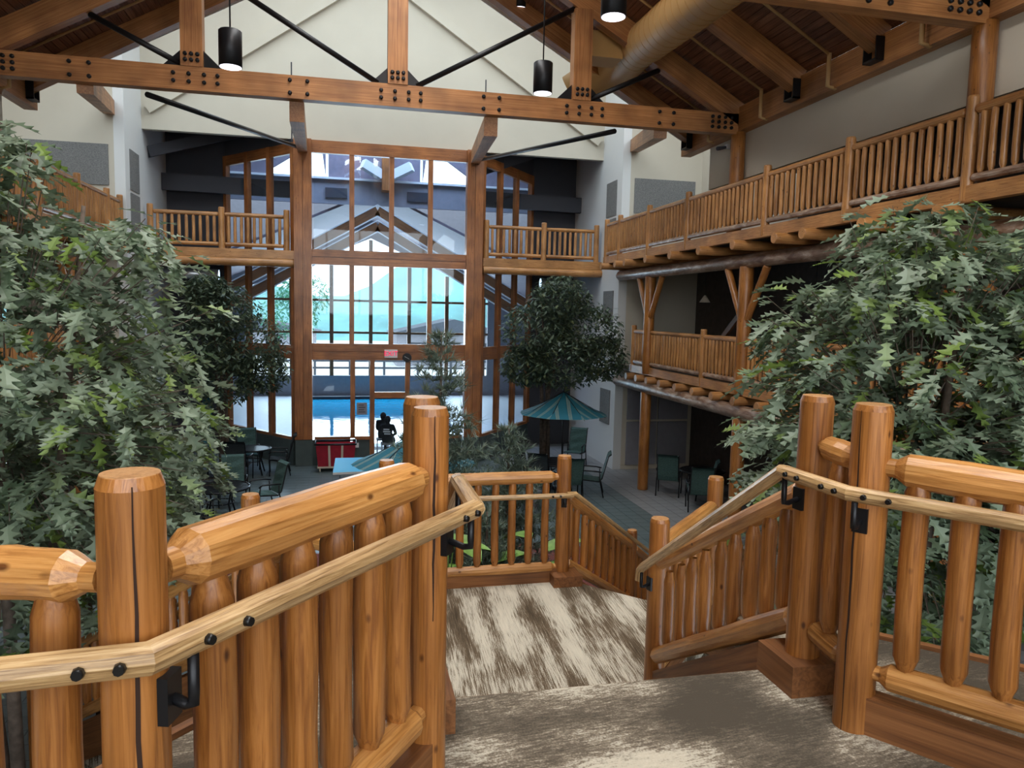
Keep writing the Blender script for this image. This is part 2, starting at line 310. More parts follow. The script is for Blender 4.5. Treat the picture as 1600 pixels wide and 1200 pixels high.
# gable wall (over the window bay), pilasters, end walls
g = MB().box(-5.4, 7.9, 22.6, 22.8, 9.4, 14.6)
struct('wall_back', g, 'wall')
struct('trim_1', MB().beam((-5.2, 22.52, 9.9), (0.96, 22.52, 14.2), 0.12, 0.25).beam((0.96, 22.52, 14.2), (7.7, 22.52, 9.9), 0.12, 0.25), 'wall')
for sx, nm in ((-1, 'left'), (1, 'right')):
    X = 1.25+sx*6.62
    pil = struct('wall_pilaster_'+nm, MB().box(min(X, X+sx*0.25), max(X, X+sx*0.25), 20.9, 25.4, 0, 14.6), 'white')
    xe = X+sx*0.251
    struct('wall_end_'+nm, MB().box(min(xe, X+sx*2.8), max(xe, X+sx*2.8), 20.9, 21.1, 0, 14.6), 'wall')
    gx = X+sx*1.33
    o = MB().box(gx-0.95, gx+0.95, 20.86, 20.9, 7.6, 8.6).build('wall_vent_panel', 'weave'); tag(o, 'wide woven grey wall panel behind the %s third-floor railing' % nm, 'wall panel')
    for z0, z1 in ((7.58, 8.6), (6.45, 7.5), (4.35, 5.35), (1.3, 2.35)):
        xa, xb = (X-sx*0.025, X) if sx > 0 else (X, X-sx*0.025)
        o = MB().box(xa, xb, 21.3, 22.15, z0, z1).build('pilaster_panel', 'weave')
        tag(o, 'narrow woven grey panel on the white %s pilaster, at about %s' % (nm, {7.58: 'roof truss height, topmost', 6.45: 'third-floor railing height', 4.35: 'second-floor height', 1.3: 'ground-floor height, lowest'}[z0]), 'wall panel')
    # side wall over the corridor, upper volume
    W = XC+sx*7.1
    struct('wall_'+nm, MB().box(min(W, W+sx*0.2), max(W, W+sx*0.2), -6, 15.9, 7.5, 9.0), 'wall')
    struct('wall_far_'+nm, MB().box(min(XC+sx*9.41, XC+sx*9.6), max(XC+sx*9.41, XC+sx*9.6), 15.9, 20.9, 6.2, 14.6), 'wall')
    cw = XC+sx*9.4
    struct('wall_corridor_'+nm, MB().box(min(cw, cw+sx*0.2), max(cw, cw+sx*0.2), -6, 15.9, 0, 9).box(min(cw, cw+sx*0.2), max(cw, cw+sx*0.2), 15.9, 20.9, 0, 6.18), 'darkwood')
    struct('ceiling_corridor_'+nm, MB().box(min(W+sx*.2, cw), max(W+sx*.2, cw), -6, 15.9, 8.0, 8.1), 'dark')
    for z, xin in ((F2, XC+sx*6.85), (F3, XC+sx*6.5)):
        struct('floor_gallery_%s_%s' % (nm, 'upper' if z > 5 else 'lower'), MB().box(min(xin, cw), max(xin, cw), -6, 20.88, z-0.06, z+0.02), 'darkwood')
struct('ceiling_front', MB().box(-8.7, -4.4, 15.9, 22.8, 14.6, 14.7).box(6.8, 10.6, 15.9, 22.8, 14.6, 14.7).box(-4.4, 6.8, 15.9, 17.15, 14.6, 14.7).box(-4.4, 6.8, 21.65, 22.8, 14.6, 14.7), 'wall')  # unseen ceiling; its opening is made up to let the front fill in
struct('wall_front_upper', MB().box(-8.6, 10.5, 16.98, 17.06, 12.95, 14.6), 'wall')
struct('wall_behind', MB().box(-8.6, 10.5, -6.2, -6, 0, 4.25).box(-8.6, 10.5, -6.2, -6, 10.15, 13.2).box(-8.6, -5.35, -6.2, -6, 4.25, 10.15).box(7.35, 10.5, -6.2, -6, 4.25, 10.15), 'wall')  # opening cut for the added fill light behind the viewer
wb = MB()
for i in range(1, 6): wb.box(-5.35+i*2.117-.06, -5.35+i*2.117+.06, -6.18, -6.02, 4.25, 10.15)
struct('window_5', wb, 'frame')  # unseen invented window frame, only there for the rear fill
# rooms behind the two back balconies
for sx, nm in ((-1, 'left'), (1, 'right')):
    a, b = (-8.0, -3.62) if sx < 0 else (6.2, 10.6)
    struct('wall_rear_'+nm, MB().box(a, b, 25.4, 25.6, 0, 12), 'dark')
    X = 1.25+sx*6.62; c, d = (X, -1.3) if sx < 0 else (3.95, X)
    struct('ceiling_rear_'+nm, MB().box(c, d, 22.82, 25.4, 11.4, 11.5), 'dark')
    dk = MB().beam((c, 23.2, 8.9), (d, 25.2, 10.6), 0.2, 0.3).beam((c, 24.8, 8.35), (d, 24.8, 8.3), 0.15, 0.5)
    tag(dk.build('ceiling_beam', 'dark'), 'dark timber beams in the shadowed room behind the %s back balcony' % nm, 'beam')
# ------------------------------------------------------------------ roof
SL = 0.55; ze = 8.95
rz = lambda x: ze+SL*(7.0-abs(x-XC))
for sx, nm in ((-1, 'left'), (1, 'right')):
    c = struct('ceiling_'+nm, MB().beam((XC+sx*7.1, 5.4, rz(XC+7.1)+0.14), (XC+sx*.95, 5.4, rz(XC+.95)+0.14), 23.1, 0.05), 'skirt')
    n = 56; pm = MB().box(-0.066, 0.066, -6, 16.95, -0.015, 0.015).mesh('plank', 'plank')
    for i in range(n):
        x = XC+sx*(7.0-(i+0.5)*7.0/n)
        if abs(x-XC) < .95: continue  # slot left open at the ridge for the added overhead fill
        inst('plank', pm, c, (x, 0, rz(x)+0.09+R.uniform(-.004, .004)), (0, sx*math.atan(SL), 0))
    # eave beam, rafters, sprinkler branch pipes
    X = XC+sx*7.0
    eb = MB().box(X-0.12, X+0.12, -6, 16.95, 8.42, 8.9).build('eave_beam', 'beam', None, None, (X, 14.4, 8.42)); tag(eb, 'long glued timber eave beam under the %s roof slope' % nm, 'beam')
    for Y in (-1.5, 2.2, 6.1, 10.2, 12.3, 16.5):
        r = thing('rafter', 'sloping timber rafter on the %s roof slope, %s' % (nm, {-1.5: 'nearly overhead', 2.2: 'second from behind the viewer', 6.1: 'third from behind the viewer', 10.2: 'just before the nearer hanger bracket', 12.3: 'just in front of the bolted truss', 16.5: 'last one before the tall cream wall'}[Y]), 'rafter', (X, Y, 8.7))
        MB().beam((X-sx*0.1, Y, rz(X)-0.12), (XC+sx*0.1, Y, rz(XC)-0.12), 0.24, 0.38).build('timber', 'beam', r)
        for k in (-1, 1): MB().box(min(X-sx*.13, X-sx*.27), max(X-sx*.13, X-sx*.27), Y+k*.135-.012, Y+k*.135+.012, 8.5, 8.84).build('hanger_bracket', 'black', r)
        MB().box(min(X-sx*.13, X-sx*.27), max(X-sx*.13, X-sx*.27), Y-.147, Y+.147, 8.5, 8.53).build('hanger_seat', 'black', r)
    for Y in (7.3, 9.2, 11.25, 13.3, 15.4):
        q = thing('sprinkler_pipe', 'tan sprinkler pipe under the %s roof slope, %s' % (nm, {7.3: 'nearest', 9.2: 'second nearest', 11.25: 'midway to the truss', 13.3: 'just before the truss', 15.4: 'just behind the truss'}[Y]), 'pipe', (X-sx*.2, Y, 8.4))
        x0, x1 = X-sx*0.22, XC+sx*0.4
        MB().tube([(x0, Y, rz(x0)-0.12), (x1, Y, rz(x1)-0.12)], [0.025]*2, 8).build('pipe_run', 'pipe', q)
        MB().tube([(x0, Y, rz(x0)-0.10), (x0, Y, 8.45), (x0+sx*.15, Y, 8.42)], [0.035]*3, 8).build('drop_elbow', 'pipe', q)
    MB().tube([(XC+sx*7.0, 17.1, rz(XC+7)-.15), (XC+sx*.3, 17.1, rz(XC)-.15)], [0.05]*2, 8)
    o = MB().tube([(XC+sx*7.0, 17.12, rz(XC+7)-.1), (XC+sx*.3, 17.12, rz(XC+.3)-.1)], [0.05]*2, 8).build('conduit_pipe', 'white'); tag(o, 'white pipe along the end of the %s roof slope' % nm, 'pipe')
# trusses
def bolt_mesh():
    return MB().tube([(0, 0, 0), (0, -0.03, 0), (0, -0.045, 0)], [0.036, 0.036, 0.02], 8).mesh('bolt', 'black')
BOLT = bolt_mesh()
def truss(Y, label):
    t = thing('roof_truss', label, 'truss', (XC, Y, 8.4))
    MB().beam((XC-7.0, Y, 8.56), (XC+7.0, Y, 8.56), 0.22, 0.40).build('bottom_chord', 'beam', t)
    for sx in (-1, 1): MB().beam((XC+sx*7.0, Y, 8.72), (XC, Y, rz(XC)-0.2), 0.22, 0.42).build('top_chord', 'beam', t)
    for x in (XC-3.53, XC, XC+3.53):
        MB().box(x-0.18, x+0.18, Y-0.13, Y+0.13, 8.76, rz(x)-0.4).build('web_post', 'beam', t)
        MB().add([(x-.5, Y-.02, 8.76), (x+.5, Y-.02, 8.76), (x+.14, Y-.02, 9.1), (x-.14, Y-.02, 9.1), (x-.5, Y+.02, 8.76), (x+.5, Y+.02, 8.76), (x+.14, Y+.02, 9.1), (x-.14, Y+.02, 9.1)], [(0, 1, 2, 3), (7, 6, 5, 4), (1, 5, 6, 2), (0, 3, 7, 4)], [(0, 0, 0)]*8).build('gusset_plate', 'black', t)
        for bx in (-0.1, 0, 0.1):
            for bz in (8.86, 8.96): inst('bolt', BOLT, t, (x+bx, Y-0.13, bz))
        for bx in (-0.3, -0.05, 0.2, 0.42):
            for bz in (8.5, 8.63): inst('bolt', BOLT, t, (x+bx, Y-0.11, bz))
    for x in (XC-5.3, XC-1.75, XC+1.75, XC+5.3):
        for bx in (-0.15, 0.15):
            for bz in (8.45, 8.67): inst('bolt', BOLT, t, (x+bx, Y-0.11, bz))
    for sx in (-1, 1):
        for k in range(4):
            for bz in (8.47, 8.57, 8.67): inst('bolt', BOLT, t, (XC+sx*(6.3+k*0.14), Y-0.11, bz))
        MB().tube([(XC+sx*5.15, Y, 9.5), (XC+sx*3.65, Y, 8.78)], [0.05]*2, 10).build('tie_rod', 'black', t)
        MB().tube([(XC+sx*3.4, Y, 10.5), (XC+sx*0.35, Y, 8.78)], [0.05]*2, 10).build('tie_rod', 'black', t)
    return t
truss(14.4, 'bolted timber roof truss spanning the hall before the tall window')
truss(8.3, 'nearer timber roof truss whose end shows at the upper right corner')
for sx in (-1, 1):
    nm = 'left' if sx < 0 else 'right'; cx = 1.33+sx*2.48
    k = MB().beam((cx, 22.5, 9.2), (XC+sx*1.8, 14.55, 8.2), 0.26, 0.36).build('brace_beam', 'beam', None, None, (cx, 22.5, 9.2)); tag(k, 'sloping timber brace from the %s window column to the truss' % nm, 'beam')
    k = MB().beam((1.25+sx*6.95, 20.86, 9.5), (XC+sx*5.3, 14.55, 8.4), 0.26, 0.34).build('brace_beam', 'beam', None, None, (1.25+sx*6.95, 20.86, 9.5)); tag(k, 'sloping timber brace from the %s pilaster to the truss' % nm, 'beam')
    k = MB().tube([(cx, 21.8, 9.0), (XC+sx*4.3, 14.5, 8.28)], [0.05]*2, 10).build('brace_rod', 'black', None, None, (cx, 21.8, 9)); tag(k, 'black steel rod running from the %s window brace up to the truss' % nm, 'rod')
    for Y in (14.4, 8.3):
        o = MB().log((XC+sx*6.95, Y, F3), (XC+sx*6.95, Y, 8.42), 0.15, 16, jit=.015, smooth=True).build('log_column', 'post', None, None, (XC+sx*6.95, Y, F3)); tag(o, 'round log column carrying the %s end of the %s truss' % (nm, 'farther' if Y > 10 else 'nearer'), 'column')
# duct
dct = thing('air_duct', 'tan spiral air duct with a boxed grille under the right roof slope', 'duct', (5.9, 14, 9.6))
MB().tube([(5.15, 17.2, 9.75), (5.45, 17.0, 9.95), (5.9, 16.5, 10.12), (5.95, 15.8, 10.1)]+[(5.9-(15.5-y)*0.1, y, 10.1-(15.5-y)*.115) for y in (15, 13, 11, 9, 6, 2)], [0.40]*10, 28).build('duct_tube', 'tan', dct)
for i in range(34):
    y = 15.6-i*0.3; x = 5.9-(15.5-y)*0.1; z = 10.1-(15.5-y)*.115
    MB().tube([(x, y+.012, z), (x, y-.012, z)], [0.409]*2, 28).build('seam_ring', 'tan', dct)
MB().box(4.75, 5.45, 14.7, 15.3, 9.75, 10.25).build('grille_box', 'tan', dct)
for i in range(8): MB().box(4.735, 4.75, 14.73, 15.27, 9.79+i*.055, 9.805+i*.055).build('grille_slat', 'skirt', dct)
# pendants
def pendant(x, y, z, label, r=0.16, h=0.5):
    t = thing('pendant_lamp', label, 'lamp', (x, y, z), group='black cylinder pendants')
    MB().tube([(x, y, z+h), (x, y, rz(x)+.1)], [0.012]*2, 6).build('stem', 'black', t)
    MB().tube([(x, y, z), (x, y, z+h*.97), (x, y, z+h)], [r, r, r*.9], 24).build('shade', 'black', t)
    MB().tube([(x, y, z-.004), (x, y, z+.0)], [r*.93]*2, 24).build('lens', 'lens', t)
    d = bpy.data.lights.new('pendant_light', 'SPOT'); d.energy = 60; d.spot_size = 1.7; d.spot_blend = 0.6; d.shadow_soft_size = r
    o = bpy.data.objects.new('pendant_light', d); COL.objects.link(o); o.location = (0, 0, -0.03); o.parent = t
pendant(-1.57, 11.6, 8.02, 'black cylinder pendant lamp hanging left of the middle truss post')
pendant(3.24, 12.5, 8.3, 'black cylinder pendant lamp hanging between the middle and right truss posts')
pendant(3.27, 9.2, 8.33, 'black cylinder pendant lamp cut by the top edge beside the duct')
pendant(3.72, 16.5, 11.2, 'smallest black pendant lamp, far off at the top edge')
# ------------------------------------------------------------------ railings
def bal_mesh(h, r, n=10, v=0):
    m = MB(); e = min(0.05, h*.08)
    prof = [(0, .6), (e*.5, .65), (e*1.3, 1.0), (h*.3, 1+R.uniform(-.06, .06)), (h*.55, 1+R.uniform(-.08, .05)), (h*.8, .98), (h-e*1.6, .96), (h-e*.6, .66), (h, .6)]
    dx = R.uniform(-.008, .008)
    m.tube([(dx*math.sin(t/h*3.1), 0, t) for t, _ in prof], [r*k for _, k in prof], n, True, 0.035, caps=False); return m
def post_mesh(h, r, n=20):
    m = MB(); m.tube([(0, 0, 0), (0, 0, h*.3), (0, 0, h*.7), (0, 0, h-.022)], [r*1.02, r, r*.99, r*.98], n, True, 0.006, caps=False)
    m.tube([(0, 0, h-.022), (0, 0, h)], [r*.98, r*.86], n, False, 0.004); return m
def span(t, A, B, zt, zb, rt, rb, ts, rbal, mats=('rail', 'rail', 'baluster'), gap=0.06, tenon=0.07, n=12, offs=(0, 0)):
    """A,B plan points; zt,zb = (zA,zB) rail heights"""
    a = Vector((A[0], A[1])); b = Vector((B[0], B[1])); d = (b-a).normalized()
    a2 = a+d*gap; b2 = b-d*gap
    zz = lambda z, t: z[0]+(z[1]-z[0])*t
    L = (b-a).length; ta = gap/L; tb = 1-gap/L
    MB().log((*a2, zz(zt, ta)), (*b2, zz(zt, tb)), rt, n, tenon, 0.04).build('top_rail', mats[0], t)
    MB().log((*a2, zz(zb, ta)), (*b2, zz(zb, tb)), rb, n, tenon*.8, 0.04).build('bottom_rail', mats[1], t)
    h = (zt[0]-zb[0])-rt*.5-rb*.5+.03
    mv = [bal_mesh(h, rbal, n).mesh('baluster', mats[2]) for _ in range(3)]
    for i, tt in enumerate(ts):
        p = a+(b-a)*tt; inst('baluster', mv[i % 3], t, (p.x, p.y, zz(zb, tt)+rb*.5), (0, 0, R.uniform(0, 6.28)))
def post(t, x, y, z0, z1, r, mat='post', crack=None):
    o = inst('post', post_mesh(z1-z0, r, 28).mesh('post', mat), t, (x, y, z0)); o['_w'] = [x, y, z0]
    h = z1-z0; MB().tube([(x, y, z1-.002), (x, y, z1+.002)], [r*.855, r*.85], 28).build('end_grain', 'endgrain', o)
    a = math.atan2(-y, -x)+crack[0] if crack else None
    if crack:
        vs = []; fs = []; rr = r*1.015; n = 14
        for i in range(n+1):
            z = z0+h*(crack[1]+(crack[2]-crack[1])*i/n); w_ = .0035*math.sin(math.pi*min(.97, max(.06, i/n)))+.0008; b = a+.02*math.sin(i*1.3)+.012*math.sin(i*2.9)
            for e in (-1, 1): vs.append((x+rr*math.cos(b+e*w_/r), y+rr*math.sin(b+e*w_/r), z))
            if i: k = 2*i; fs.append((k-2, k-1, k+1, k))
        MB().add(vs, fs, vs).build('drying_crack', 'crack', o)
    return o
def handrail(t, pts, r=0.028):
    h = MB().tube(pts, [r]*len(pts), 10, False, 0.05).build('handrail', 'pale', t); return h
def bracket(t, post_xy, z, to, boltdir=None):
    """plate on the post facing `to`, curved arm up to handrail point `to`"""
    p = Vector((*post_xy, z)); q = Vector(to); d = Vector((q.x-p.x, q.y-p.y, 0)); dist = d.length; d.normalize()
    s = p+d*.064
    k = MB().beam(s-Vector((0, 0, .045)), s+Vector((0, 0, .045)), 0.052, 0.02, d).build('bracket_plate', 'black', t)
    e = Vector((q.x, q.y, z-.02))
    MB().tube([s, s+(e-s)*.7, e+Vector((0, 0, .01)), e+Vector((0, 0, .03)), Vector((q.x, q.y, q.z-.02))], [.011]*5, 8).build('bracket_arm', 'black', k)
def hbolts(t, p, q, ts, side):
    for tt in ts:
        c = Vector(lerp(p, q, tt))+Vector(side)*0.027; MB().tube([c, c+Vector(side)*.012], [.011, .009], 8).build('bolt', 'chrome', t)
L1 = (.264, 2.32); L205 = (-.376, 1.44); R1 = (1.87, 2.33); R9 = (2.51, 1.45); R2 = (1.87, 2.66); L2 = (.272, 2.66)
P33 = (2.06, 4.54); P20 = (3.07, 5.68); P1 = (2.05, 6.73); Q33 = (.36, 4.54); Q20 = (-.66, 5.57); Q1 = (.375, 6.70)
ZL = 2.08
TS = [.168, .305, .439, .579, .708, .832]
# left upper landing railing
t = thing('log_railing', 'peeled log railing in the left foreground with a pale handrail', 'railing', (*L205, F2))
post(t, *L1, F2, 4.346, .060, crack=(.25, .45, .985)); post(t, *L205, F2, 4.346, .059, crack=(.05, .1, .99)); post(t, -.78, 1.60, F2, 4.346, .06)
span(t, L1, L205, (4.135, 4.155), (3.37, 3.36), .061, .054, TS, .046)
span(t, L205, (-.78, 1.60), (4.15, 4.14), (3.37, 3.37), .051, .05, [.36, .80], .042)
MB().beam((L1[0], L1[1], F2+.07), (L205[0], L205[1], F2+.07), .09, .14).build('kerb_board', 'skirt', t)
hp = [(-.95, 1.30, 4.035), (-.33, 1.345, 4.04), (.40, 2.24, 4.04)]
h1 = handrail(t, hp); handrail(t, [(.40, 2.235, 4.04), (.405, 2.66, 4.035), (.45, 4.5, 2.98)])
bracket(t, L205, 3.93, (-.27, 1.41, 4.035)); bracket(t, L1, 3.93, (.385, 2.24, 4.03))
hbolts(h1, hp[0], hp[1], (.5, .6, .84, .94), (0, -1, 0)); hbolts(h1, hp[1], hp[2], (.09, .17, .9, .96), (.79, -.61, 0))
# right upper landing railing
t = thing('log_railing', 'peeled log railing in the right foreground running off the right edge', 'railing', (*R1, F2))
post(t, *R1, F2, 4.346, .070, crack=(-.55, 0, .985)); post(t, *R9, F2, 4.346, .07)
span(t, R1, R9, (4.125, 4.10), (3.355, 3.37), .061, .052, [.151, .29, .422, .56, .70, .83], .044)
span(t, R2, R1, (4.15, 4.13), (3.40, 3.36), .05, .045, [.5], .042, gap=.05, tenon=.05)
MB().beam((R1[0], R1[1], F2+.07), (R9[0], R9[1], F2+.07), .09, .14).build('kerb_board', 'skirt', t)
hr = [(1.73, 2.63, 4.035), (1.75, 2.28, 4.035), (2.34, 1.46, 4.03)]
h1 = handrail(t, hr)
bracket(t, R1, 3.93, (1.755, 2.25, 4.03))
hbolts(h1, hr[1], hr[2], (.06, .14), (-.85, -.53, 0)); hbolts(h1, hr[0], hr[1], (.1, .3, .7, .9), (-1, 0, 0))
# plinths, stair railings right and left
def stair_rail(A, B, hx, label, zoff=0):
    t = thing('stair_railing', label, 'railing', (*B, ZL))
    post(t, *A, F2+.12, 4.34, .067); post(t, *B, ZL, 3.30, .067)
    MB().box(A[0]-.12, A[0]+.12, A[1]-.12, A[1]+.14, F2, F2+.13).build('plinth', 'skirt', t)
    span(t, A, B, (3.96, 2.99), (3.42, 2.34), .05, .055, [.096, .18, .267, .37, .459, .572, .671, .769, .875], .038, gap=.05, tenon=.03)
    MB().beam((A[0], A[1]+.15, F2-.02), (B[0], B[1], ZL-.0), .06, .26).build('stringer', 'skirt', t)
    hh = [(hx[0], 2.62, 4.035), (hx[0], 2.66, 4.035), (hx[1], 4.50, 2.985), (hx[1], 4.54, 2.95), (hx[1], 4.55, 2.88)]
    MB().tube(hh, [.028]*5, 10, False, .04).build('handrail', 'skirt' if False else 'pale', t)
    bracket(t, A, 3.92, (hx[0], A[1]-.02, 4.03)); bracket(t, B, 2.86, (hx[1], B[1]-.03, 2.97))
    return t
stair_rail(R2, P33, (1.73, 1.93), 'log stair railing going down on the right side of the short stair')
stair_rail(L2, Q33, (.405, .47), 'log stair railing hidden mostly behind the left foreground posts')
# landing far railing
t = thing('landing_railing', 'level log railing at the far edge of the lower carpeted landing', 'railing', (1.2, 6.72, ZL))
post(t, *P1, ZL, 3.30, .07); post(t, *Q1, ZL, 3.30, .07)
MB().box(P1[0]-.13, P1[0]+.15, P1[1]-.2, P1[1]+.12, ZL, ZL+.1).build('plinth', 'skirt', t); MB().box(Q1[0]-.15, Q1[0]+.13, Q1[1]-.2, Q1[1]+.12, ZL, ZL+.1).build('plinth', 'skirt', t)
span(t, P1, Q1, (3.10, 3.10), (2.22, 2.22), .06, .05, [.104, .203, .3, .396, .498, .596, .69, .79, .89], .037)
MB().beam((*P1, ZL+.06), (*Q1, ZL+.06), .08, .14).build('kerb_board', 'skirt', t)
h1 = handrail(t, [(.5, 6.58, 2.95), (2.0, 6.58, 2.95), (2.1, 6.60, 2.94)], .024)
bracket(t, P1, 2.86, (2.02, 6.58, 2.94)); hbolts(h1, (.5, 6.58, 2.95), (2.0, 6.58, 2.95), (.93, .98), (0, -1, 0))
# diagonal flights, level rails beside them, flight railings
def flight(sx, A, B, label, nm):
    """nosing from A (far) to B (near); descends towards (sx,1)"""
    t = thing('stair_flight', label, 'stairs', ((A[0]+B[0])/2+sx*1.1, (A[1]+B[1])/2+1.1, 0))
    d = Vector((sx, 1)).normalized(); n = 12; rise = ZL/n; tread = .30
    a, b = Vector(A), Vector(B)
    for i in range(n-1):
        z = ZL-rise*(i+1); p0 = d*(i*tread-.01); p1 = d*((i+1)*tread+.02)
        poly = [a+p0, b+p0, b+p1, a+p1]
        if sx < 0: poly.reverse()
        m = MB(); slab(m, [(v.x, v.y) for v in poly], max(0, z-rise-.05) if i < n-2 else 0, z); m.build('step', 'carpet_low', t)
    e = d*(n-1)*tread
    for c in (a, b): MB().beam((c.x, c.y, ZL-.12), (c.x+e.x, c.y+e.y, .10), .06, .34).build('stringer', 'skirt', t)
    return t, d
for sx, P, W, C33, nm in ((1, P1, P20, P33, 'right'), (-1, Q1, Q20, Q33, 'left')):
    t, d = flight(sx, (P[0]+sx*.06, P[1]-.1), (W[0]-sx*.06, W[1]+.05), 'carpeted flight descending diagonally to the %s from the landing' % nm, nm)
    t = thing('flight_railing', 'sloping log railing on the far side of the %s diagonal flight' % nm, 'railing', (*P, ZL))
    e = (P[0]+sx*2.33, P[1]+2.33); k = (P[0]+sx*1.21, P[1]+1.21)
    post(t, *k, ZL-1.0, 2.165, .062); post(t, *e, 0, 1.25, .062)
    span(t, P, k, (2.92, 1.97), (2.27, 1.32), .05, .055, [.07+i*.1 for i in range(10)], .038, gap=.05, tenon=.03)
    span(t, k, e, (1.97, 1.02), (1.32, .37), .05, .055, [.07+i*.1 for i in range(10)], .038, gap=.05, tenon=.03)
    MB().tube([(P[0], P[1]-.1, 2.95), (P[0]+sx*.1, P[1]-.06, 2.94), (e[0]+sx*.08, e[1]-.08, 1.13)], [.024]*3, 8, False, .03).build('handrail', 'pale', t)
    t = thing('level_railing', 'short level log railing beside the top of the %s diagonal flight' % nm, 'railing', (*W, ZL))
    post(t, *W, ZL, 3.30, .067)
    span(t, C33, W, (3.10, 3.06), (2.25, 2.25), .058, .05, [.14+i*.145 for i in range(6)], .038)
    MB().beam((*C33, ZL+.06), (*W, ZL+.06), .08, .14).build('kerb_board', 'skirt', t)
    t = thing('flight_railing', 'sloping log railing on the near side of the %s diagonal flight' % nm, 'railing', (W[0]+sx*2.33, W[1]+2.33, 0))
    e = (W[0]+sx*2.33, W[1]+2.33); post(t, *e, 0, 1.25, .062)
    span(t, W, e, (2.92, 1.02), (2.27, .37), .05, .055, [.05+i*.05 for i in range(19)], .038, gap=.05, tenon=.03)
# upper floor, short stair, landing
up = MB(); slab(up, [(.2, 2.79), (1.95, 2.79), (1.95, 3.33), (2.14, 3.33), (6.0, -.53), (6.0, -6), (-4, -6), (-4, -.95), (.03, 3.33), (.2, 3.33)], F2-.28, F2)
struct('floor_upper_landing', up, 'carpet_up')
struct('trim_2', MB().beam((2.16, 3.33, F2-.15), (6.02, -.53, F2-.15), .04, .34).beam((-4.02, -.95, F2-.15), (.01, 3.35, F2-.15), .04, .34).box(.2, 1.95, 2.79, 2.80, F2-.17, F2-.005), 'skirt')
st = thing('stair_flight', 'short straight carpeted stair between upper floor and lower landing', 'stairs', (1.1, 3.6, ZL))
for i in range(5):
    z = F2-.175*(i+1); y = 2.80+i*.30; MB().box(.22, 1.98+i*.03, y, y+.31, z-.25, z).build('step', 'carpet_up', st)
lp = [(.22, 4.28), (2.12, 4.28), P33, P20, (P1[0]+.06, P1[1]-.02), (Q1[0]-.06, Q1[1]-.02), Q20, Q33]
lw = MB(); slab(lw, lp, ZL-.28, ZL); struct('floor_lower_landing', lw, 'carpet_low')
struct('wall_landing_base', slab(MB(), [lerp(p, (1.2, 5.5), .08) for p in lp], 0, ZL-.285), 'skirt')
struct('wall_upper_base', MB().box(-3.5, 5.0, -6, -.6, 0, F2-.3), 'skirt')
# galleries
def gallery_rail(sx, X, Ys, zf, zpost, label, rb=.042, dens=.155, cols=()):
    t = thing('balcony_railing', label, 'railing', (X, Ys[0], zf))
    bm = [bal_mesh(zpost-zf-.31, rb, 8).mesh('baluster', 'balcony') for _ in range(3)]
    for i, Y in enumerate(Ys):
        if Y not in cols: inst('post', post_mesh(zpost-zf+.15, .075, 12).mesh('post', 'balcony'), t, (X, Y, zf-.15))
        if i == len(Ys)-1: break
        a, b = Ys[i], Ys[i+1]
        MB().log((X, a-.06, zpost-.17), (X, b+.06, zpost-.17), .055, 10, .04, .04).build('top_rail', 'balcony', t)
        MB().log((X, a-.06, zf+.12), (X, b+.06, zf+.12), .05, 10, .04, .04).build('bottom_rail', 'barklog', t)
        n = max(2, int((a-b-.2)/dens)); 
        for j in range(n):
            y = a-.1-(a-b-.2)*(j+.5)/n; inst('baluster', bm[j % 3], t, (X, y, zf+.15), (0, 0, R.uniform(0, 6)))
    MB().box(X-.06, X+.06, Ys[-1], Ys[0]+.1, zf-.17, zf+.03).build('fascia_board', 'balcony', t)
    return t
def joists(sx, X, Ys, z, nm, lev):
    me = MB().log((0, 0, 0), (sx*2.2, 0, 0), .095, 14, 0, .02, True, 3).mesh('joist_log', 'balcony')
    for i, Y in enumerate(Ys):
        o = bpy.data.objects.new('joist_log', me); COL.objects.link(o); o.location = (X-sx*.28, Y, z)
        tag(o, 'round log joist end under the %s %s gallery, number %s from the back wall' % (nm, lev, ['one', 'two', 'three', 'four', 'five', 'six', 'seven', 'eight', 'nine', 'ten', 'eleven', 'twelve'][i]), 'joist', 'joists under the %s %s gallery' % (nm, lev))
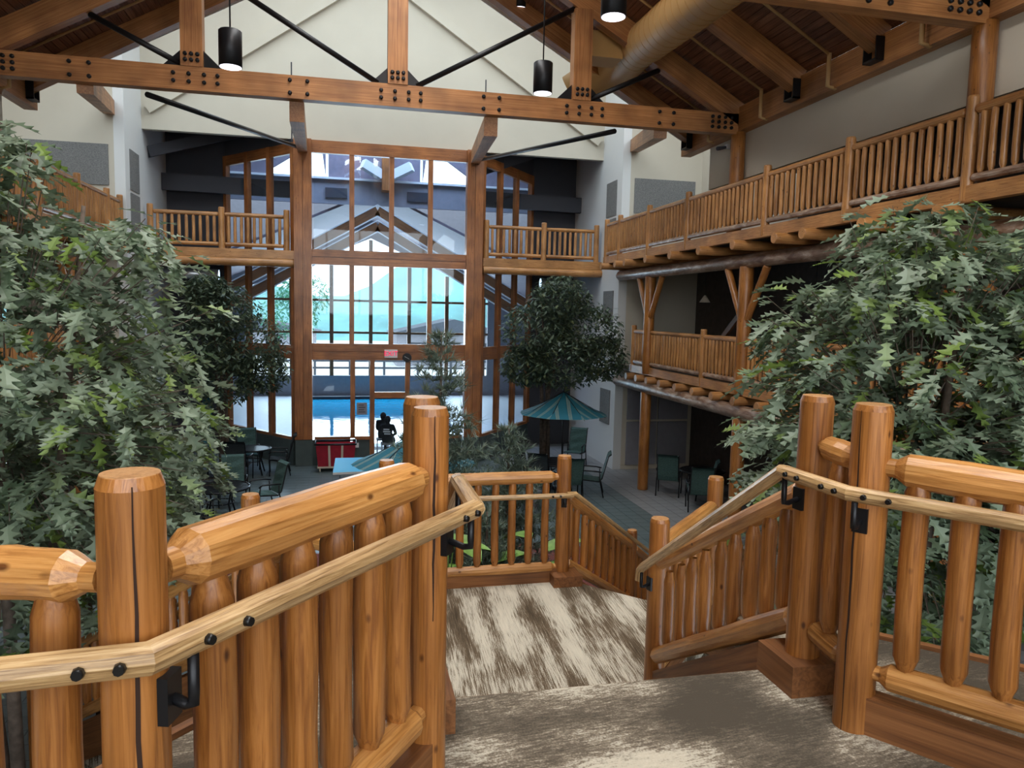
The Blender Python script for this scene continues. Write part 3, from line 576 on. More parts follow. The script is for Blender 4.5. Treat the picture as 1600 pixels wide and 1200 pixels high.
for sx, nm in ((1, 'right'), (-1, 'left')):
    XT = XC+sx*6.44; XM = XC+sx*6.88; XB = XC+sx*6.84
    gallery_rail(sx, XT, [20.75, 19.68, 17.66, 15.5, 12.36, 10.1, 7.86, 5.6, 3.4], 6.26, 7.36, 'long third-floor log railing along the %s gallery' % nm)
    gallery_rail(sx, XM, [19.5, 18.4, 15.37, 13.6, 12.3, 10.2, 8.2, 6.0, 3.8], 3.24, 4.36, 'second-floor log railing along the %s gallery' % nm, cols=(18.4, 13.6, 8.2))
    joists(sx, XT, [20.4, 19.3, 18.6, 17.2, 15.8, 14.4, 13.0, 11.6, 10.8, 9.4, 8.0, 6.6], 6.0, nm, 'third-floor')
    joists(sx, XM, [19.3, 18.6, 17.9, 17.1, 16.2, 15.3, 14.4, 13.5, 12.6, 11.7, 10.5, 9.3], 2.97, nm, 'second-floor')
    for z, lev in ((5.76, 'third-floor'), (2.73, 'second-floor')):
        o = MB().log((XB, 3.4, z), (XB, 20.6, z), .145, 16, 0, .03, True, 14).build('beam_log', 'barklog', None, None, (XB, 12, z)); tag(o, 'weathered pale log beam carrying the %s %s gallery' % (nm, lev), 'beam')
    for Y, w in ((18.4, 'nearest the back wall'), (13.6, 'in the middle'), (8.2, 'nearest the viewer')):
        for z0, z1, lev in ((0, 2.62, 'ground-floor'), (3.1, 5.65, 'second-floor')):
            c = thing('log_column', 'round log column on the %s side, %s, %s' % (nm, lev, w), 'column', (XB, Y, z0))
            MB().log((XB, Y, z0), (XB, Y, z1), .14, 16, 0, .015, True).build('shaft', 'log', c)
            if z0 > 1:
                for s in (-1, 1): MB().log((XB, Y+s*.1, z1-1.05), (XB, Y+s*.75, z1-.02), .075, 10, 0, .03, True).build('brace', 'log', c)
    # downlights and corridor fittings
    for Y in (14.0, 10.3, 6.5):
        o = MB().tube([(XC+sx*7.9, Y, 7.985), (XC+sx*7.9, Y, 8.0)], [.08]*2, 16).build('downlight', 'lens'); tag(o, 'round ceiling downlight over the %s third-floor corridor, %s' % (nm, {14.0: 'farthest', 10.3: 'middle', 6.5: 'nearest'}[Y]), 'downlight', 'corridor downlights')
    for Y in (17.6, 13.0):
        o = thing('corridor_lamp', 'small cone lamp hanging in the %s second-floor corridor, %s' % (nm, 'farther' if Y > 15 else 'nearer'), 'lamp', (XC+sx*8.0, Y, 5.0))
        MB().tube([(XC+sx*8.0, Y, 5.0), (XC+sx*8.0, Y, 5.14), (XC+sx*8.0, Y, 5.18)], [.14, .05, .02], 14).build('shade', 'strap', o)
        MB().tube([(XC+sx*8.0, Y, 5.18), (XC+sx*8.0, Y, 6.1)], [.008]*2, 6).build('stem', 'black', o)
    for Y in (16.6, 13.2):
        o = MB().beam((XC+sx*8.2, Y+1.6, 3.2), (XC+sx*8.2, Y-1.2, 5.3), .06, .14).build('diagonal_board', 'skirt', None, None, (XC+sx*8.2, Y, 3.5)); tag(o, 'sloping brown board in the %s second-floor corridor, %s' % (nm, 'farther' if Y > 15 else 'nearer'), 'board')
    # ground floor panels under gallery
    for k in range(2):
        for z0, z1 in ((.15, 1.45), (1.52, 2.6)):
            x0 = XC+sx*(7.3+k*1.0); o = MB().box(min(x0, x0+sx*.95), max(x0, x0+sx*.95), 20.84, 20.89, z0, z1).build('wall_board', 'siding'); tag(o, 'grey woodgrain panel on the %s end wall, %s, %s' % (nm, 'lower row' if z0 < 1 else 'upper row', 'nearer the pilaster' if k == 0 else 'farther from the pilaster'), 'wall panel')
# back balconies
for sx, nm, x0, x1 in ((-1, 'left', -5.2, -1.6), (1, 'right', 4.2, 7.7)):
    t = thing('balcony_railing', 'third-floor log railing of the balcony %s of the tall window' % nm, 'railing', (x0, 22.55, 6.2))
    xs = [x0, (x0+x1)/2+.05, x1]; bm = [bal_mesh(.80, .045, 8).mesh('baluster', 'balcony') for _ in range(3)]
    for i, x in enumerate(xs):
        inst('post', post_mesh(1.2, .085, 12).mesh('post', 'balcony'), t, (x, 22.55, 6.2))
        if i < 2:
            MB().log((x+.06, 22.55, 7.2), (xs[i+1]-.06, 22.55, 7.2), .06, 10, .04, .04).build('top_rail', 'balcony', t)
            MB().log((x+.06, 22.55, 6.38), (xs[i+1]-.06, 22.55, 6.38), .055, 10, .04, .04).build('bottom_rail', 'balcony', t)
            for j in range(9 if sx < 0 else 9): inst('baluster', bm[j % 3], t, (x+.1+(xs[i+1]-x-.2)*(j+.5)/9, 22.55, 6.4), (0, 0, R.uniform(0, 6)))
    MB().box(x0-.1, x1+.2, 22.46, 22.62, 6.02, 6.26).build('fascia_board', 'balcony', t)
    MB().log((x0-.1, 22.5, 5.9), (x1+.2, 22.5, 5.9), .12, 14, 0, .02, True).build('edge_log', 'balcony', t)
    struct('floor_balcony_'+nm, MB().box(x0-.2, x1+.25, 22.6, 25.4, 5.95, 6.18), 'darkwood')
    o = MB().tube([(x0+(0 if sx < 0 else 2.0), 23.6, 5.6), (x0+(1.6 if sx < 0 else 3.4), 23.6, 5.55)], [.16]*2, 16).build('vent_duct', 'silver'); tag(o, 'silver foil duct under the %s back balcony' % nm, 'duct')
# ------------------------------------------------------------------ window bay
YW = 22.6
def column(x, nm):
    c = thing('window_column', 'tall timber column at the %s edge of the window' % nm, 'column', (x, YW, 0))
    for k in (-1, 1): MB().box(x+k*.125-.12, x+k*.125+.12, YW-.22, YW+.12, .8, 9.4).build('timber', 'frame', c)
    MB().box(x-.02, x+.02, YW-.18, YW+.1, .8, 9.4).build('spline', 'frame', c)
    m = MB().box(x-.24, x+.24, YW-.21, YW+.11, .02, .79).build('tile_base', 'basetile', c)
column(-1.15, 'left'); column(3.82, 'right')
win = thing('window_1', 'x', 'x', (1.33, YW, .8)); del win['label']; del win['category']; win['kind'] = 'structure'
xl, xr = -.90, 3.57
def bar(x0, x1, z0, z1, nm='rail', d=.1): MB().box(x0, x1, YW-d, YW+d*.5, z0, z1).build(nm, 'frame', win)
xl, xr = -.915, 3.595
bar(xl, xr, 6.08, 6.15, 'rail_core', .07); bar(xl, xr, 3.35, 3.42, 'rail_core', .07)
bar(xl, xr, 9.05, 9.4); bar(xl, xr, 6.13, 6.33); bar(xl, xr, 5.90, 6.10); bar(xl, xr, 3.40, 3.62); bar(xl, xr, 3.14, 3.37)
cols = [xl, .22, 1.36, 2.50, xr]
for z0, z1 in ((6.33, 9.05), (3.62, 5.90)):
    for i in range(4):
        if i: bar(cols[i]-.07, cols[i]+.07, z0, z1, 'mullion', .08)
        MB().box(cols[i]+.06, cols[i+1]-.06, YW+.0, YW+.012, z0, z1).build('pane', 'glass', win)
lowc = [xl, .25, .82, 1.86, xr]
for i in range(4):
    x0, x1 = lowc[i], lowc[i+1]
    if i: bar(x0-.07, x0+.07, .05 if i in (2, 3) else .8, 3.14, 'mullion', .08)
    if i == 2:
        bar(x0+.07, x1-.07, 2.0, 2.18, 'door_head', .08); MB().box(x0+.07, x1-.07, YW, YW+.012, 2.18, 3.14).build('pane', 'glass', win); MB().box(x0+.07, x1-.07, YW, YW+.012, .1, 2.0).build('door_pane', 'glass', win)
        bar(x0+.07, x1-.07, .02, .1, 'threshold', .08)
    else:
        MB().box(x0+.06, x1-.06, YW, YW+.012, .85, 3.14).build('pane', 'glass', win); bar(x0+.07, x1-.07, .76, .86, 'sill', .12)
        MB().box(x0+.0, x1-.07, YW-.06, YW+.08, .0, .76).build('tile_dado', 'basetile', win)
for sx, nm, n0, n1, k in ((-1, 'left', (-1.4, 22.62), (-3.6, 25.35), 2), (1, 'right', (4.07, 22.62), (6.25, 25.35), 3)):
    w2 = thing('window_%d' % k, 'x', 'x', (*n0, .8)); del w2['label']; del w2['category']; w2['kind'] = 'structure'
    for z, h in ((9.15, .3), (6.05, .3), (3.35, .4), (.8, .1)): MB().beam((*n0, z), (*n1, z), .12, h).build('rail', 'frame', w2)
    for i in range(4):
        p = lerp(n0, n1, i/3); MB().beam((*p, .8), (*p, 9.3), .16, .14, (1, sx, 0)).build('mullion', 'frame', w2)
        if i < 3:
            q = lerp(n0, n1, (i+1)/3)
            for z0, z1 in ((.85, 3.15), (3.55, 5.9), (6.2, 9.0)): MB().beam((*p, (z0+z1)/2), (*q, (z0+z1)/2), .012, z1-z0).build('pane', 'glass', w2)
    MB().beam((*n0, .38), (*n1, .38), .14, .76).build('dado', 'basetile', w2)
    struct('wall_bay_'+nm, MB().beam((*n0, 10.4), (*n1, 10.4), .12, 2.2), 'dark')
# exit sign, clock, notice
def text_mesh(s, size, mat, loc, parent, name='lettering', rot=(math.pi/2, 0, 0)):
    cu = bpy.data.curves.new('txt', 'FONT'); cu.body = s; cu.size = size; cu.extrude = .004; cu.align_x = 'CENTER'; cu.align_y = 'CENTER'
    to = bpy.data.objects.new('txt', cu); COL.objects.link(to); dg = bpy.context.evaluated_depsgraph_get(); me = bpy.data.meshes.new_from_object(to.evaluated_get(dg)); bpy.data.objects.remove(to); bpy.data.curves.remove(cu)
    me.materials.clear(); me.materials.append(M[mat]); me.name = name
    return inst(name, me, parent, loc, rot)
ex = thing('exit_sign', 'white exit sign with red letters on the window beam', 'sign', (1.36, YW-.14, 3.24)); ex['_w'] = [1.36, YW-.14, 3.24]
MB().box(1.17, 1.55, YW-.17, YW-.11, 3.22, 3.46).build('housing', 'sign', ex); text_mesh('EXIT', .2, 'exit', (1.36, YW-.176, 3.34), ex)
ck = thing('wall_clock', 'round black clock beside the exit sign', 'clock', (1.84, YW-.11, 3.2))
MB().tube([(1.84, YW-.1, 3.22), (1.84, YW-.16, 3.22)], [.14, .13], 24).build('case', 'black', ck); MB().beam((1.76, YW-.165, 3.26), (1.84, YW-.165, 3.22), .01, .012).build('hand', 'white', ck); MB().beam((1.84, YW-.165, 3.22), (1.90, YW-.165, 3.18), .01, .012).build('hand', 'white', ck)
nt_ = thing('pool_notice', 'small grey notice stuck on the lower window pane', 'sign', (.54, YW-.02, 1.5))
MB().box(.37, .67, YW-.03, YW-.01, 1.5, 1.86).build('board', 'siding', nt_)
for i in range(4): MB().box(.42, .62-.04*(i % 2), YW-.034, YW-.03, 1.57+i*.07, 1.59+i*.07).build('print_line', 'dark', nt_)
o = MB().box(.32, .43, YW-.1, YW-.06, .52, .66).build('wall_switch', 'sign'); tag(o, 'white switch plate on the tiled dado beside the cart', 'switch')
# ------------------------------------------------------------------ pool room and outside
struct('floor_pool_deck', MB().box(-9, -1.9, 22.9, 41, -.2, -.02).box(4.3, 11.5, 22.9, 41, -.2, -.02).box(-1.9, 4.3, 22.8, 26.2, -.2, -.02).box(-1.9, 4.3, 40.2, 41, -.2, -.02), 'pool_deck')
o = MB().box(-1.9, 4.3, 26.2, 40.2, -.3, -.12).build('pool_water', 'water'); tag(o, 'bright blue swimming pool water behind the glass', 'water'); o['kind'] = 'stuff'
o = MB().box(-1.9, 4.3, 40.1, 40.2, -.12, .02).build('pool_edge', 'dark'); tag(o, 'dark tiled far edge of the pool', 'pool edge')
YF = 41.0; fw = MB().box(-9, 11.5, YF, YF+.2, -.02, 1.06)
def tri_wall(mb, pts, y0, y1):
    n = len(pts); vs = [(x, y0, z) for x, z in pts]+[(x, y1, z) for x, z in pts]
    return mb.add(vs, [tuple(range(n)), tuple(range(2*n-1, n-1, -1))]+[(i, n+i, n+(i+1) % n, (i+1) % n) for i in range(n)], vs)
for s in (-1, 1):
    tri_wall(fw, [(1.4, 8.4), (1.4, 11), (1.4+s*10.1, 11), (1.4+s*10.1, 1.06), (1.4+s*6.4, 1.06), (1.4+s*6.4, 5.6)], YF, YF+.2)
struct('wall_pool_far', fw, 'siding')
pw = thing('window_4', 'x', 'x', (1.4, YF, 1.06)); del pw['label']; del pw['category']; pw['kind'] = 'structure'
for i in range(-3, 4): MB().box(1.4+i*2.05-.1, 1.4+i*2.05+.1, YF-.05, YF+.15, 1.06, 8.3-abs(i)*.9).build('mullion', 'skirt', pw)
for z in (3.37, 5.07): MB().box(-5.0, 7.8, YF-.03, YF+.1, z-.06, z+.06).build('transom', 'skirt', pw)
for s, nm in ((-1, 'left'), (1, 'right')):
    struct('wall_pool_'+nm, MB().box(1.4+s*10.1-.1, 1.4+s*10.1+.1, 22.9, 41, -.02, 11), 'siding')
    for k in range(2):
        o = thing('rake_board', 'sloping brown rake board with pale edges on the %s of the pool roof, %s' % (nm, ['upper', 'lower'][k]), 'board', (1.3, 30.6, 8.6-.5*k))
        z = 8.55-.62*k; y = 30.7-.12*k; MB().beam((1.3, y, z), (1.3+s*7.5, y, z-4.3), .10, .42).build('board', 'skirt', o)
        for e in (-.22, .22): MB().beam((1.3, y-.04, z+e), (1.3+s*7.5, y-.04, z+e-4.3), .05, .045).build('edge_strip', 'white', o)
    struct('ceiling_pool_'+nm, MB().beam((1.3, 36, 9.4), (1.3+s*9.8, 36, 3.9+1.0), 9.9, .1), 'bluewall')
    o = MB().box(1.3+s*1.6-.42, 1.3+s*1.6+.42, 30.78, 30.855, 8.98, 9.36).build('louvre', 'dark'); tag(o, 'dark rectangular louvre high in the pool room, %s' % nm, 'louvre')
    o = MB().beam((1.65+s*.22, 30.5, 9.9), (1.65+s*.95, 30.2, 10.25), .35, .35).build('flood_light', 'white'); tag(o, 'white boxy light fitting on the pool room post, %s' % nm, 'lamp')
hw = MB().box(-9, 11.5, 30.85, 31.0, 8.75, 9.7)
struct('wall_pool_header', hw, 'siding')
cl = MB().box(-.6, 3.0, 30.86, 31, 9.75, 13)
for s in (-1, 1): tri_wall(cl, [(1.2+s*1.9, 9.75), (1.2+s*1.9, 13), (1.2+s*10.2, 13), (1.2+s*10.2, 9.75), (1.2+s*3.9, 9.75), (1.2+s*3.9, 10.0), (1.2+s*2.1, 11.2)], 30.86, 31)
struct('wall_pool_clerestory', cl, 'bluewall'); struct('trim_3', MB().box(-9, 11.5, 30.7, 30.9, 9.68, 9.76), 'white')
o = MB().box(1.45, 1.85, 30.3, 30.85, 9.3, 12.9).build('king_post', 'frame'); tag(o, 'short dark timber post high up in the middle of the pool room', 'post')
struct('ceiling_pool_high', MB().box(-9, -2.7, 22.85, 31, 12.9, 13.0).box(5.5, 11.5, 22.85, 31, 12.9, 13.0).box(-2.7, 5.5, 22.85, 26.6, 12.9, 13.0), 'bluewall')  # ceiling gap made up so the added blue fill shines through
o = MB().box(-120, 130, 41.3, 300, -.6, -.3).build('ground_outside', 'yard'); o['kind'] = 'structure'; o.name = 'floor_outside'
hm = MB(); hv = []; hf = []; NX = 40
for i in range(NX+1):
    x = -90+i*5.0; h = 9+4*math.sin(i*.37)+3*math.sin(i*.9+1)+R.uniform(-.6, .6)
    hv += [(x, 118, -.5), (x, 150, h), (x, 190, -.5)]
for i in range(NX):
    for j in range(2): a = i*3+j; hf.append((a, a+3, a+4, a+1))
hm.add(hv, hf, hv, True); o = hm.build('hill', 'hill'); tag(o, 'teal mountain slope seen through the pool windows', 'hill')
for k, (hx_, hy_, hw2, hz_) in enumerate(((9.5, 66, 5.0, 2.6), (-9, 80, 6, 2.2))):
    b = thing('house', ['low dark-roofed building outside on the right of the pool windows', 'low dark-roofed building outside on the left of the pool windows'][k], 'building', (hx_, hy_, -.3))
    MB().box(hx_-hw2, hx_+hw2, hy_, hy_+6, -.3, hz_).build('wall', 'siding', b)
    tri_wall(MB(), [(hx_-hw2-.6, hz_), (hx_+hw2+.6, hz_), (hx_, hz_+1.3)], hy_-.5, hy_+6.5).build('roof', 'roofing', b)
    for i in range(3): MB().box(hx_-hw2+1.2+i*3, hx_-hw2+2.6+i*3, hy_-.05, hy_, .7, 1.8).build('window', 'dark', b)
o = thing('yard_fence', 'long post and rail fence across the yard outside', 'fence', (0, 54, -.3))
for i in range(14): MB().box(-14+i*2.4-.08, -14+i*2.4+.08, 53.9, 54.1, -.3, 1.3).build('post', 'roofing', o)
for z in (.4, .9): MB().box(-14, 17.4, 53.95, 54.05, z, z+.14).build('fence_rail', 'roofing', o)
# ------------------------------------------------------------------ plants
HALF = [(0, 0), (.015, .10), (.05, .14), (.17, .22), (.07, .30), (.09, .36), (.27, .52), (.09, .54), (.10, .60), (.25, .76), (.08, .74), (.07, .80), (.14, .94), (.03, .93), (0, 1.08)]
def leaf_geo(fold=.25, curl=.25):
    vs = []; fs = []; n = len(HALF); mid = []
    for w_, t_ in HALF: mid.append((0, t_, -curl*t_*t_))
    for s in (-1, 1):
        b = len(vs)
        for (w_, t_), m_ in zip(HALF, mid):
            vs.append(m_); vs.append((s*w_, t_, -curl*t_*t_+abs(w_)*fold))
        for i in range(n-1): fs.append((b+2*i, b+2*i+1, b+2*i+3, b+2*i+2) if s > 0 else (b+2*i+2, b+2*i+3, b+2*i+1, b+2*i))
    return vs, fs
def leaf_mesh():
    vs, fs = leaf_geo(); m = MB(); m.add(vs, fs, vs, True, 0.001); return m.mesh('leaf', 'oak')
def oak(name, label, base, zc, rx, rz_, nspray, seed, trunk_r=.06, lean=(0, 0)):
    """spray-covered crown of lobed leaves; the 300 leaves nearest the viewer are parts, the rest one part"""
    q = random.Random(seed); t = thing(name, label, 'tree', base); bx, by, bz = base; top = Vector((bx+lean[0], by+lean[1], zc))
    tk = MB()
    for k in range(3):
        a = k*2.1+q.uniform(0, 1); e = top+Vector((math.cos(a)*rx*.35, math.sin(a)*rx*.35, rz_*.7))
        tk.tube([(bx+math.cos(a)*.05, by+math.sin(a)*.05, bz), tuple(lerp((bx, by, bz), tuple(e), .5)), tuple(e)], [trunk_r, trunk_r*.7, trunk_r*.25], 8, True, .05)
    tk.build('trunk', 'trunk', t)
    br = MB(); leaves = []; lv, lf = leaf_geo()
    for i in range(nspray):
        u = q.uniform(-1, 1); a = q.uniform(0, 6.283); rr = q.uniform(.25, 1.0)**.5; c = math.sqrt(1-u*u)
        out = Vector((math.cos(a)*c, math.sin(a)*c, u)); tip = top+Vector((out.x*rx*rr, out.y*rx*rr, out.z*rz_*rr))
        root = top+Vector((out.x*rx*rr*.62, out.y*rx*rr*.62, out.z*rz_*rr*.72-.08)); br.tube([tuple(root), tuple(tip)], [.006, .003], 4, False, 0, False)
        hd = Vector((out.x, out.y, 0)); hd = hd.normalized() if hd.length > .05 else Vector((1, 0, 0))
        nl = q.randint(6, 9)
        for j in range(nl):
            az = math.atan2(hd.y, hd.x)+q.uniform(-1.35, 1.35); el = q.uniform(-.75, .25)
            f = Vector((math.cos(az)*math.cos(el), math.sin(az)*math.cos(el), math.sin(el))); sd = f.cross(Vector((0, 0, 1))).normalized(); nn = sd.cross(f)
            ro = q.uniform(-.6, .6); sd, nn = sd*math.cos(ro)+nn*math.sin(ro), nn*math.cos(ro)-sd*math.sin(ro)
            leaves.append((tip-hd*q.uniform(0, .28)+Vector((q.uniform(-.08, .08), q.uniform(-.08, .08), q.uniform(-.06, .08))), sd, f, nn, q.uniform(.19, .29)))
    br.build('branches', 'trunk', t, 'stuff')
    leaves.sort(key=lambda l: (l[0]-EYE).length); me = LEAF; st_ = MB()
    for i, (p, sd, f, nn, s) in enumerate(leaves):
        if i < 300:
            o = inst('leaf', me, t, (0, 0, 0)); mt = Matrix((sd*s, f*s, nn*s)).transposed().to_4x4(); mt.translation = p-Vector(base); o.matrix_local = mt
        else: st_.add([p+sd*v[0]*s+f*v[1]*s+nn*v[2]*s for v in lv], lf, lv, True, q.random()+.001)
    st_.build('foliage', 'oak', t, 'stuff'); return t
LEAF = leaf_mesh()
oak('oak_tree', 'big lobed-leaf tree filling the left edge', (-2.5, 6.3, 0), 3.95, 1.62, 2.05, 560, 1)
oak('oak_tree', 'smaller lobed-leaf tree reaching in between left post and tables', (-2.65, 8.9, 0), 2.75, 1.45, 1.6, 260, 2, .05)
oak('oak_tree', 'big lobed-leaf tree behind the right foreground posts', (4.55, 5.2, 0), 3.75, 1.45, 1.9, 620, 3)
oak('oak_tree', 'lobed-leaf tree at the right edge over the log railing', (5.75, 4.55, 0), 3.75, 1.38, 2.0, 460, 4)
def ficus(label, base, blobs, n, seed, mat='ficus', ls=.16, stems=3):
    q = random.Random(seed); t = thing('leafy_tree', label, 'tree', base); bx, by, bz = base
    tk = MB(); zm = max(b[2] for b in blobs)
    for k in range(stems): tk.tube([(bx+.1*math.cos(k*2), by+.1*math.sin(k*2), bz), (bx+.12*math.cos(k*2+1), by, zm*.5), (bx+.6*math.cos(k*2.1), by+.4*math.sin(k*2.1), zm)], [.07, .05, .015], 7, True, .05)
    tk.build('trunk', 'trunk', t); m = MB()
    for i in range(n):
        cx, cy, cz, r = blobs[q.randrange(len(blobs))]; u = q.uniform(-1, 1); a = q.uniform(0, 6.28); c = math.sqrt(1-u*u); rr = r*q.uniform(.35, 1)**.5
        p = Vector((cx+math.cos(a)*c*rr, cy+math.sin(a)*c*rr, cz+u*rr*.8)); az = q.uniform(0, 6.28); f = Vector((math.cos(az), math.sin(az), q.uniform(-1.1, .1))).normalized(); sd = f.cross(Vector((q.uniform(-.4, .4), q.uniform(-.4, .4), 1))).normalized(); s = ls*q.uniform(.7, 1.3)
        m.add([p, p+f*s*.5+sd*s*.2, p+f*s*1.1, p+f*s*.5-sd*s*.2], [(0, 1, 2, 3)], [(0, 0, 0)]*4, False, q.random()+.001)
    m.build('foliage', mat, t, 'stuff'); return t
ficus('leafy tree left of the tall window by the closed umbrella', (-3.1, 20.6, 0), [(-3.1, 20.6, 4.5, 1.0), (-3.7, 20.4, 3.6, 1.1), (-2.5, 20.7, 3.7, 1.1), (-3.0, 20.3, 2.9, 1.0), (-2.1, 20.5, 3.0, .75), (-3.4, 20.5, 5.0, .6)], 9500, 11)
ficus('leafy tree right of the tall window above the open umbrella', (5.3, 19.3, 0), [(5.6, 19.2, 5.0, .85), (5.0, 19.2, 4.2, 1.0), (6.3, 19.2, 4.2, 1.05), (5.6, 18.9, 3.5, 1.1), (6.7, 19.1, 3.5, .8), (4.7, 19.1, 3.3, .7)], 10500, 12)
ficus('green tree standing outside beyond the pool windows', (-2.4, 47, -.4), [(-2.4, 47, 5.6, 1.7), (-3.2, 47, 4.2, 1.8)], 1800, 13, 'outtree', .3)
def spruce(label, base, h, rad, seed, tufts=None, name='spruce_tree'):
    q = random.Random(seed); t = thing(name, label, 'tree', base); bx, by, bz = base
    MB().tube([(bx, by, bz), (bx, by, bz+h)], [.05, .01], 8).build('trunk', 'trunk', t)
    m = MB(); z = bz+.25
    while z < bz+h:
        k = 1-(z-bz)/h; nb = 6 if k < .3 else 10
        for i in range(nb):
            a = q.uniform(0, 6.28); L = rad*(k**.8)*q.uniform(.7, 1.1)+.10; d = Vector((math.cos(a), math.sin(a), q.uniform(.05, .5))).normalized()
            ns = max(2, int(L/.09))
            for s in range(ns):
                c = Vector((bx, by, z))+d*L*((s+.6)/ns)+Vector((0, 0, -.12*((s/ns)**2)*L)); sub = (Vector((q.uniform(-1, 1), q.uniform(-1, 1), q.uniform(-.3, .5)))+d*.8).normalized()
                for e in range(15):
                    nd = (sub*.9+Vector((q.uniform(-1, 1), q.uniform(-1, 1), q.uniform(-.8, 1)))*.75).normalized()*q.uniform(.11, .20); sd = nd.cross(Vector((q.uniform(-1, 1), .3, 1))).normalized()*.009
                    cc = c+sub*q.uniform(-.03, .06); m.add([cc-sd, cc+sd, cc+nd], [(0, 1, 2)], [(0, 0, 0)]*3, False, q.random()+.001)
        z += .12
    m.build('needles', 'needle', t, 'stuff'); return t
pl = MB(); slab(pl, [(.2, 8.2), (2.2, 8.2), (4.2, 10.2), (4.2, 13.0), (-1.8, 13.0), (-1.8, 10.2)], 0, .42)
tag(pl.build('planter_bed', 'mulch'), 'planting bed of dark red mulch between the two flights', 'planter')
spruce('tall needle-leaved tree in the mulch bed, its tip against the window', (1.35, 10.6, .4), 3.95, 1.1, 21)
spruce('bushy needle-leaved shrub right of the tall one in the mulch bed', (2.5, 11.2, .4), 2.45, 1.05, 22, name='pine_shrub')
spruce('low needle-leaved shrub directly behind the landing railing', (1.75, 9.0, .4), 1.75, .55, 23, name='pine_shrub')
def broadleaf(label, base, n, h, seed):
    q = random.Random(seed); t = thing('broad_leaf_plant', label, 'plant', base); bx, by, bz = base
    vs = []; fs = []
    for i in range(7):
        u = i/6; w_ = .17*math.sin(math.pi*min(1, u*.95+.05))**.8; vs += [(-w_, u*.55, -.25*u*u+.05), (0, u*.55, -.25*u*u), (w_, u*.55, -.25*u*u+.05)]
        if i: a = (i-1)*3; fs += [(a, a+1, a+4, a+3), (a+1, a+2, a+5, a+4)]
    me = MB().add(vs, fs, vs, True).mesh('leaf', 'fern'); sm = MB()
    for i in range(n):
        a = q.uniform(0, 6.28); z = bz+h*q.uniform(.45, 1); x, y = bx+math.cos(a)*.12, by+math.sin(a)*.12
        sm.tube([(bx, by, bz), (x, y, z)], [.012, .008], 5); inst('leaf', me, t, (x, y, z), (q.uniform(.1, .7), 0, a-1.57), q.uniform(.7, 1.1))
    sm.build('stems', 'fern', t); return t
broadleaf('broad-leaved green plant behind the left end of the landing railing', (1.15, 8.6, .4), 9, 1.6, 31)
broadleaf('broad-leaved green plant behind the right end of the landing railing', (2.35, 8.9, .4), 10, 1.4, 32)
# ------------------------------------------------------------------ furniture
def chair(label, loc, rz_, mat='sling'):
    """sling patio chair; faces local -Y"""
    t = thing('patio_chair', label, 'chair', loc, rz_, 'sling patio chairs', world=False); t.scale = (1.12, 1.08, 1.06)
    for s in (-1, 1):
        MB().tube([(s*.26, -.25, 0), (s*.27, -.26, .42), (s*.27, -.24, .62)], [.014]*3, 8).build('leg', 'black', t)
        MB().tube([(s*.26, .26, 0), (s*.26, .17, .40), (s*.25, .16, .60)], [.014]*3, 8).build('leg', 'black', t)
        MB().tube([(s*.27, -.27, .60), (s*.28, -.20, .65), (s*.28, .08, .64), (s*.25, .20, .62)], [.017]*4, 8).build('arm', 'black', t)
        MB().tube([(s*.235, -.27, .42), (s*.235, .15, .38), (s*.235, .22, .46), (s*.235, .36, 1.02), (s*.235, .42, 1.06)], [.014]*5, 8).build('side_rail', 'black', t)
    def pad(name, pts):
        m = MB(); vs = []; fs = []
        for i, (y, z) in enumerate(pts):
            bulge = .018*abs(math.sin(i*math.pi/2)) if i % 2 else 0.0
            vs += [(-.225, y, z), (0, y-bulge, z+bulge), (.225, y, z), (.225, y+.02, z-.025), (-.225, y+.02, z-.025)]
        for i in range(len(pts)-1):
            for j in range(5): a = i*5; fs.append((a+j, a+(j+1) % 5, a+5+(j+1) % 5, a+5+j))
        m.add(vs, fs, vs, False); return m.build(name, mat, t)
    pad('seat', [(-.28, .43), (-.15, .435), (0, .415), (.14, .405)])
    pad('backrest', [(.17, .42), (.22, .53), (.25, .65), (.28, .77), (.31, .89), (.345, 1.01), (.41, 1.06)])
    return t
def table(label, loc, r=.58):
    t = thing('patio_table', label, 'table', loc, 0, 'round slatted patio tables', world=False)
    MB().tube([(r*math.cos(i*math.pi/16), r*math.sin(i*math.pi/16), .71) for i in range(33)], [.025]*33, 8).build('rim', 'black', t)
    k = -.5
    for i in range(11):
        y = -r+.06+i*(2*r-.12)/10; hw_ = math.sqrt(max(.01, r*r-y*y))-.01; MB().box(-hw_, hw_, y-.038, y+.038, .70, .72).build('slat', 'black', t)
    for a in range(4):
        c, s = math.cos(a*math.pi/2+.78), math.sin(a*math.pi/2+.78); MB().tube([(c*.40, s*.40, .70), (c*.30, s*.30, .38), (c*.42, s*.42, 0)], [.02]*3, 8).build('leg', 'black', t)
    MB().tube([(.30*math.cos(i*math.pi/8), .30*math.sin(i*math.pi/8), .38) for i in range(17)], [.012]*17, 6).build('brace_ring', 'black', t)
    return t
table('round slatted table beside the big left tree', (-2.65, 17.0, 0), .62)
chair('green sling chair right of the slatted table near the left post', (-1.72, 17.5, 0), -1.1)
chair('green sling chair behind the slatted table near the left post', (-2.55, 18.2, 0), .1)
chair('dark sling chair in front of the slatted table, half in leaves', (-3.0, 15.9, 0), 2.9, 'slingb')
table('round slatted table close to the window left of the column', (-2.5, 21.6, 0), .5)
chair('green sling chair behind the table near the left window', (-2.7, 22.3, 0), .2)
chair('dark sling chair with its back to us at the left window table', (-2.75, 20.8, 0), 3.0, 'slingb')
chair('dark sling chair at the left window table beside the column', (-1.75, 21.5, 0), -1.5, 'slingb')
table('round slatted table under the open umbrella', (5.55, 18.8, 0), .6)
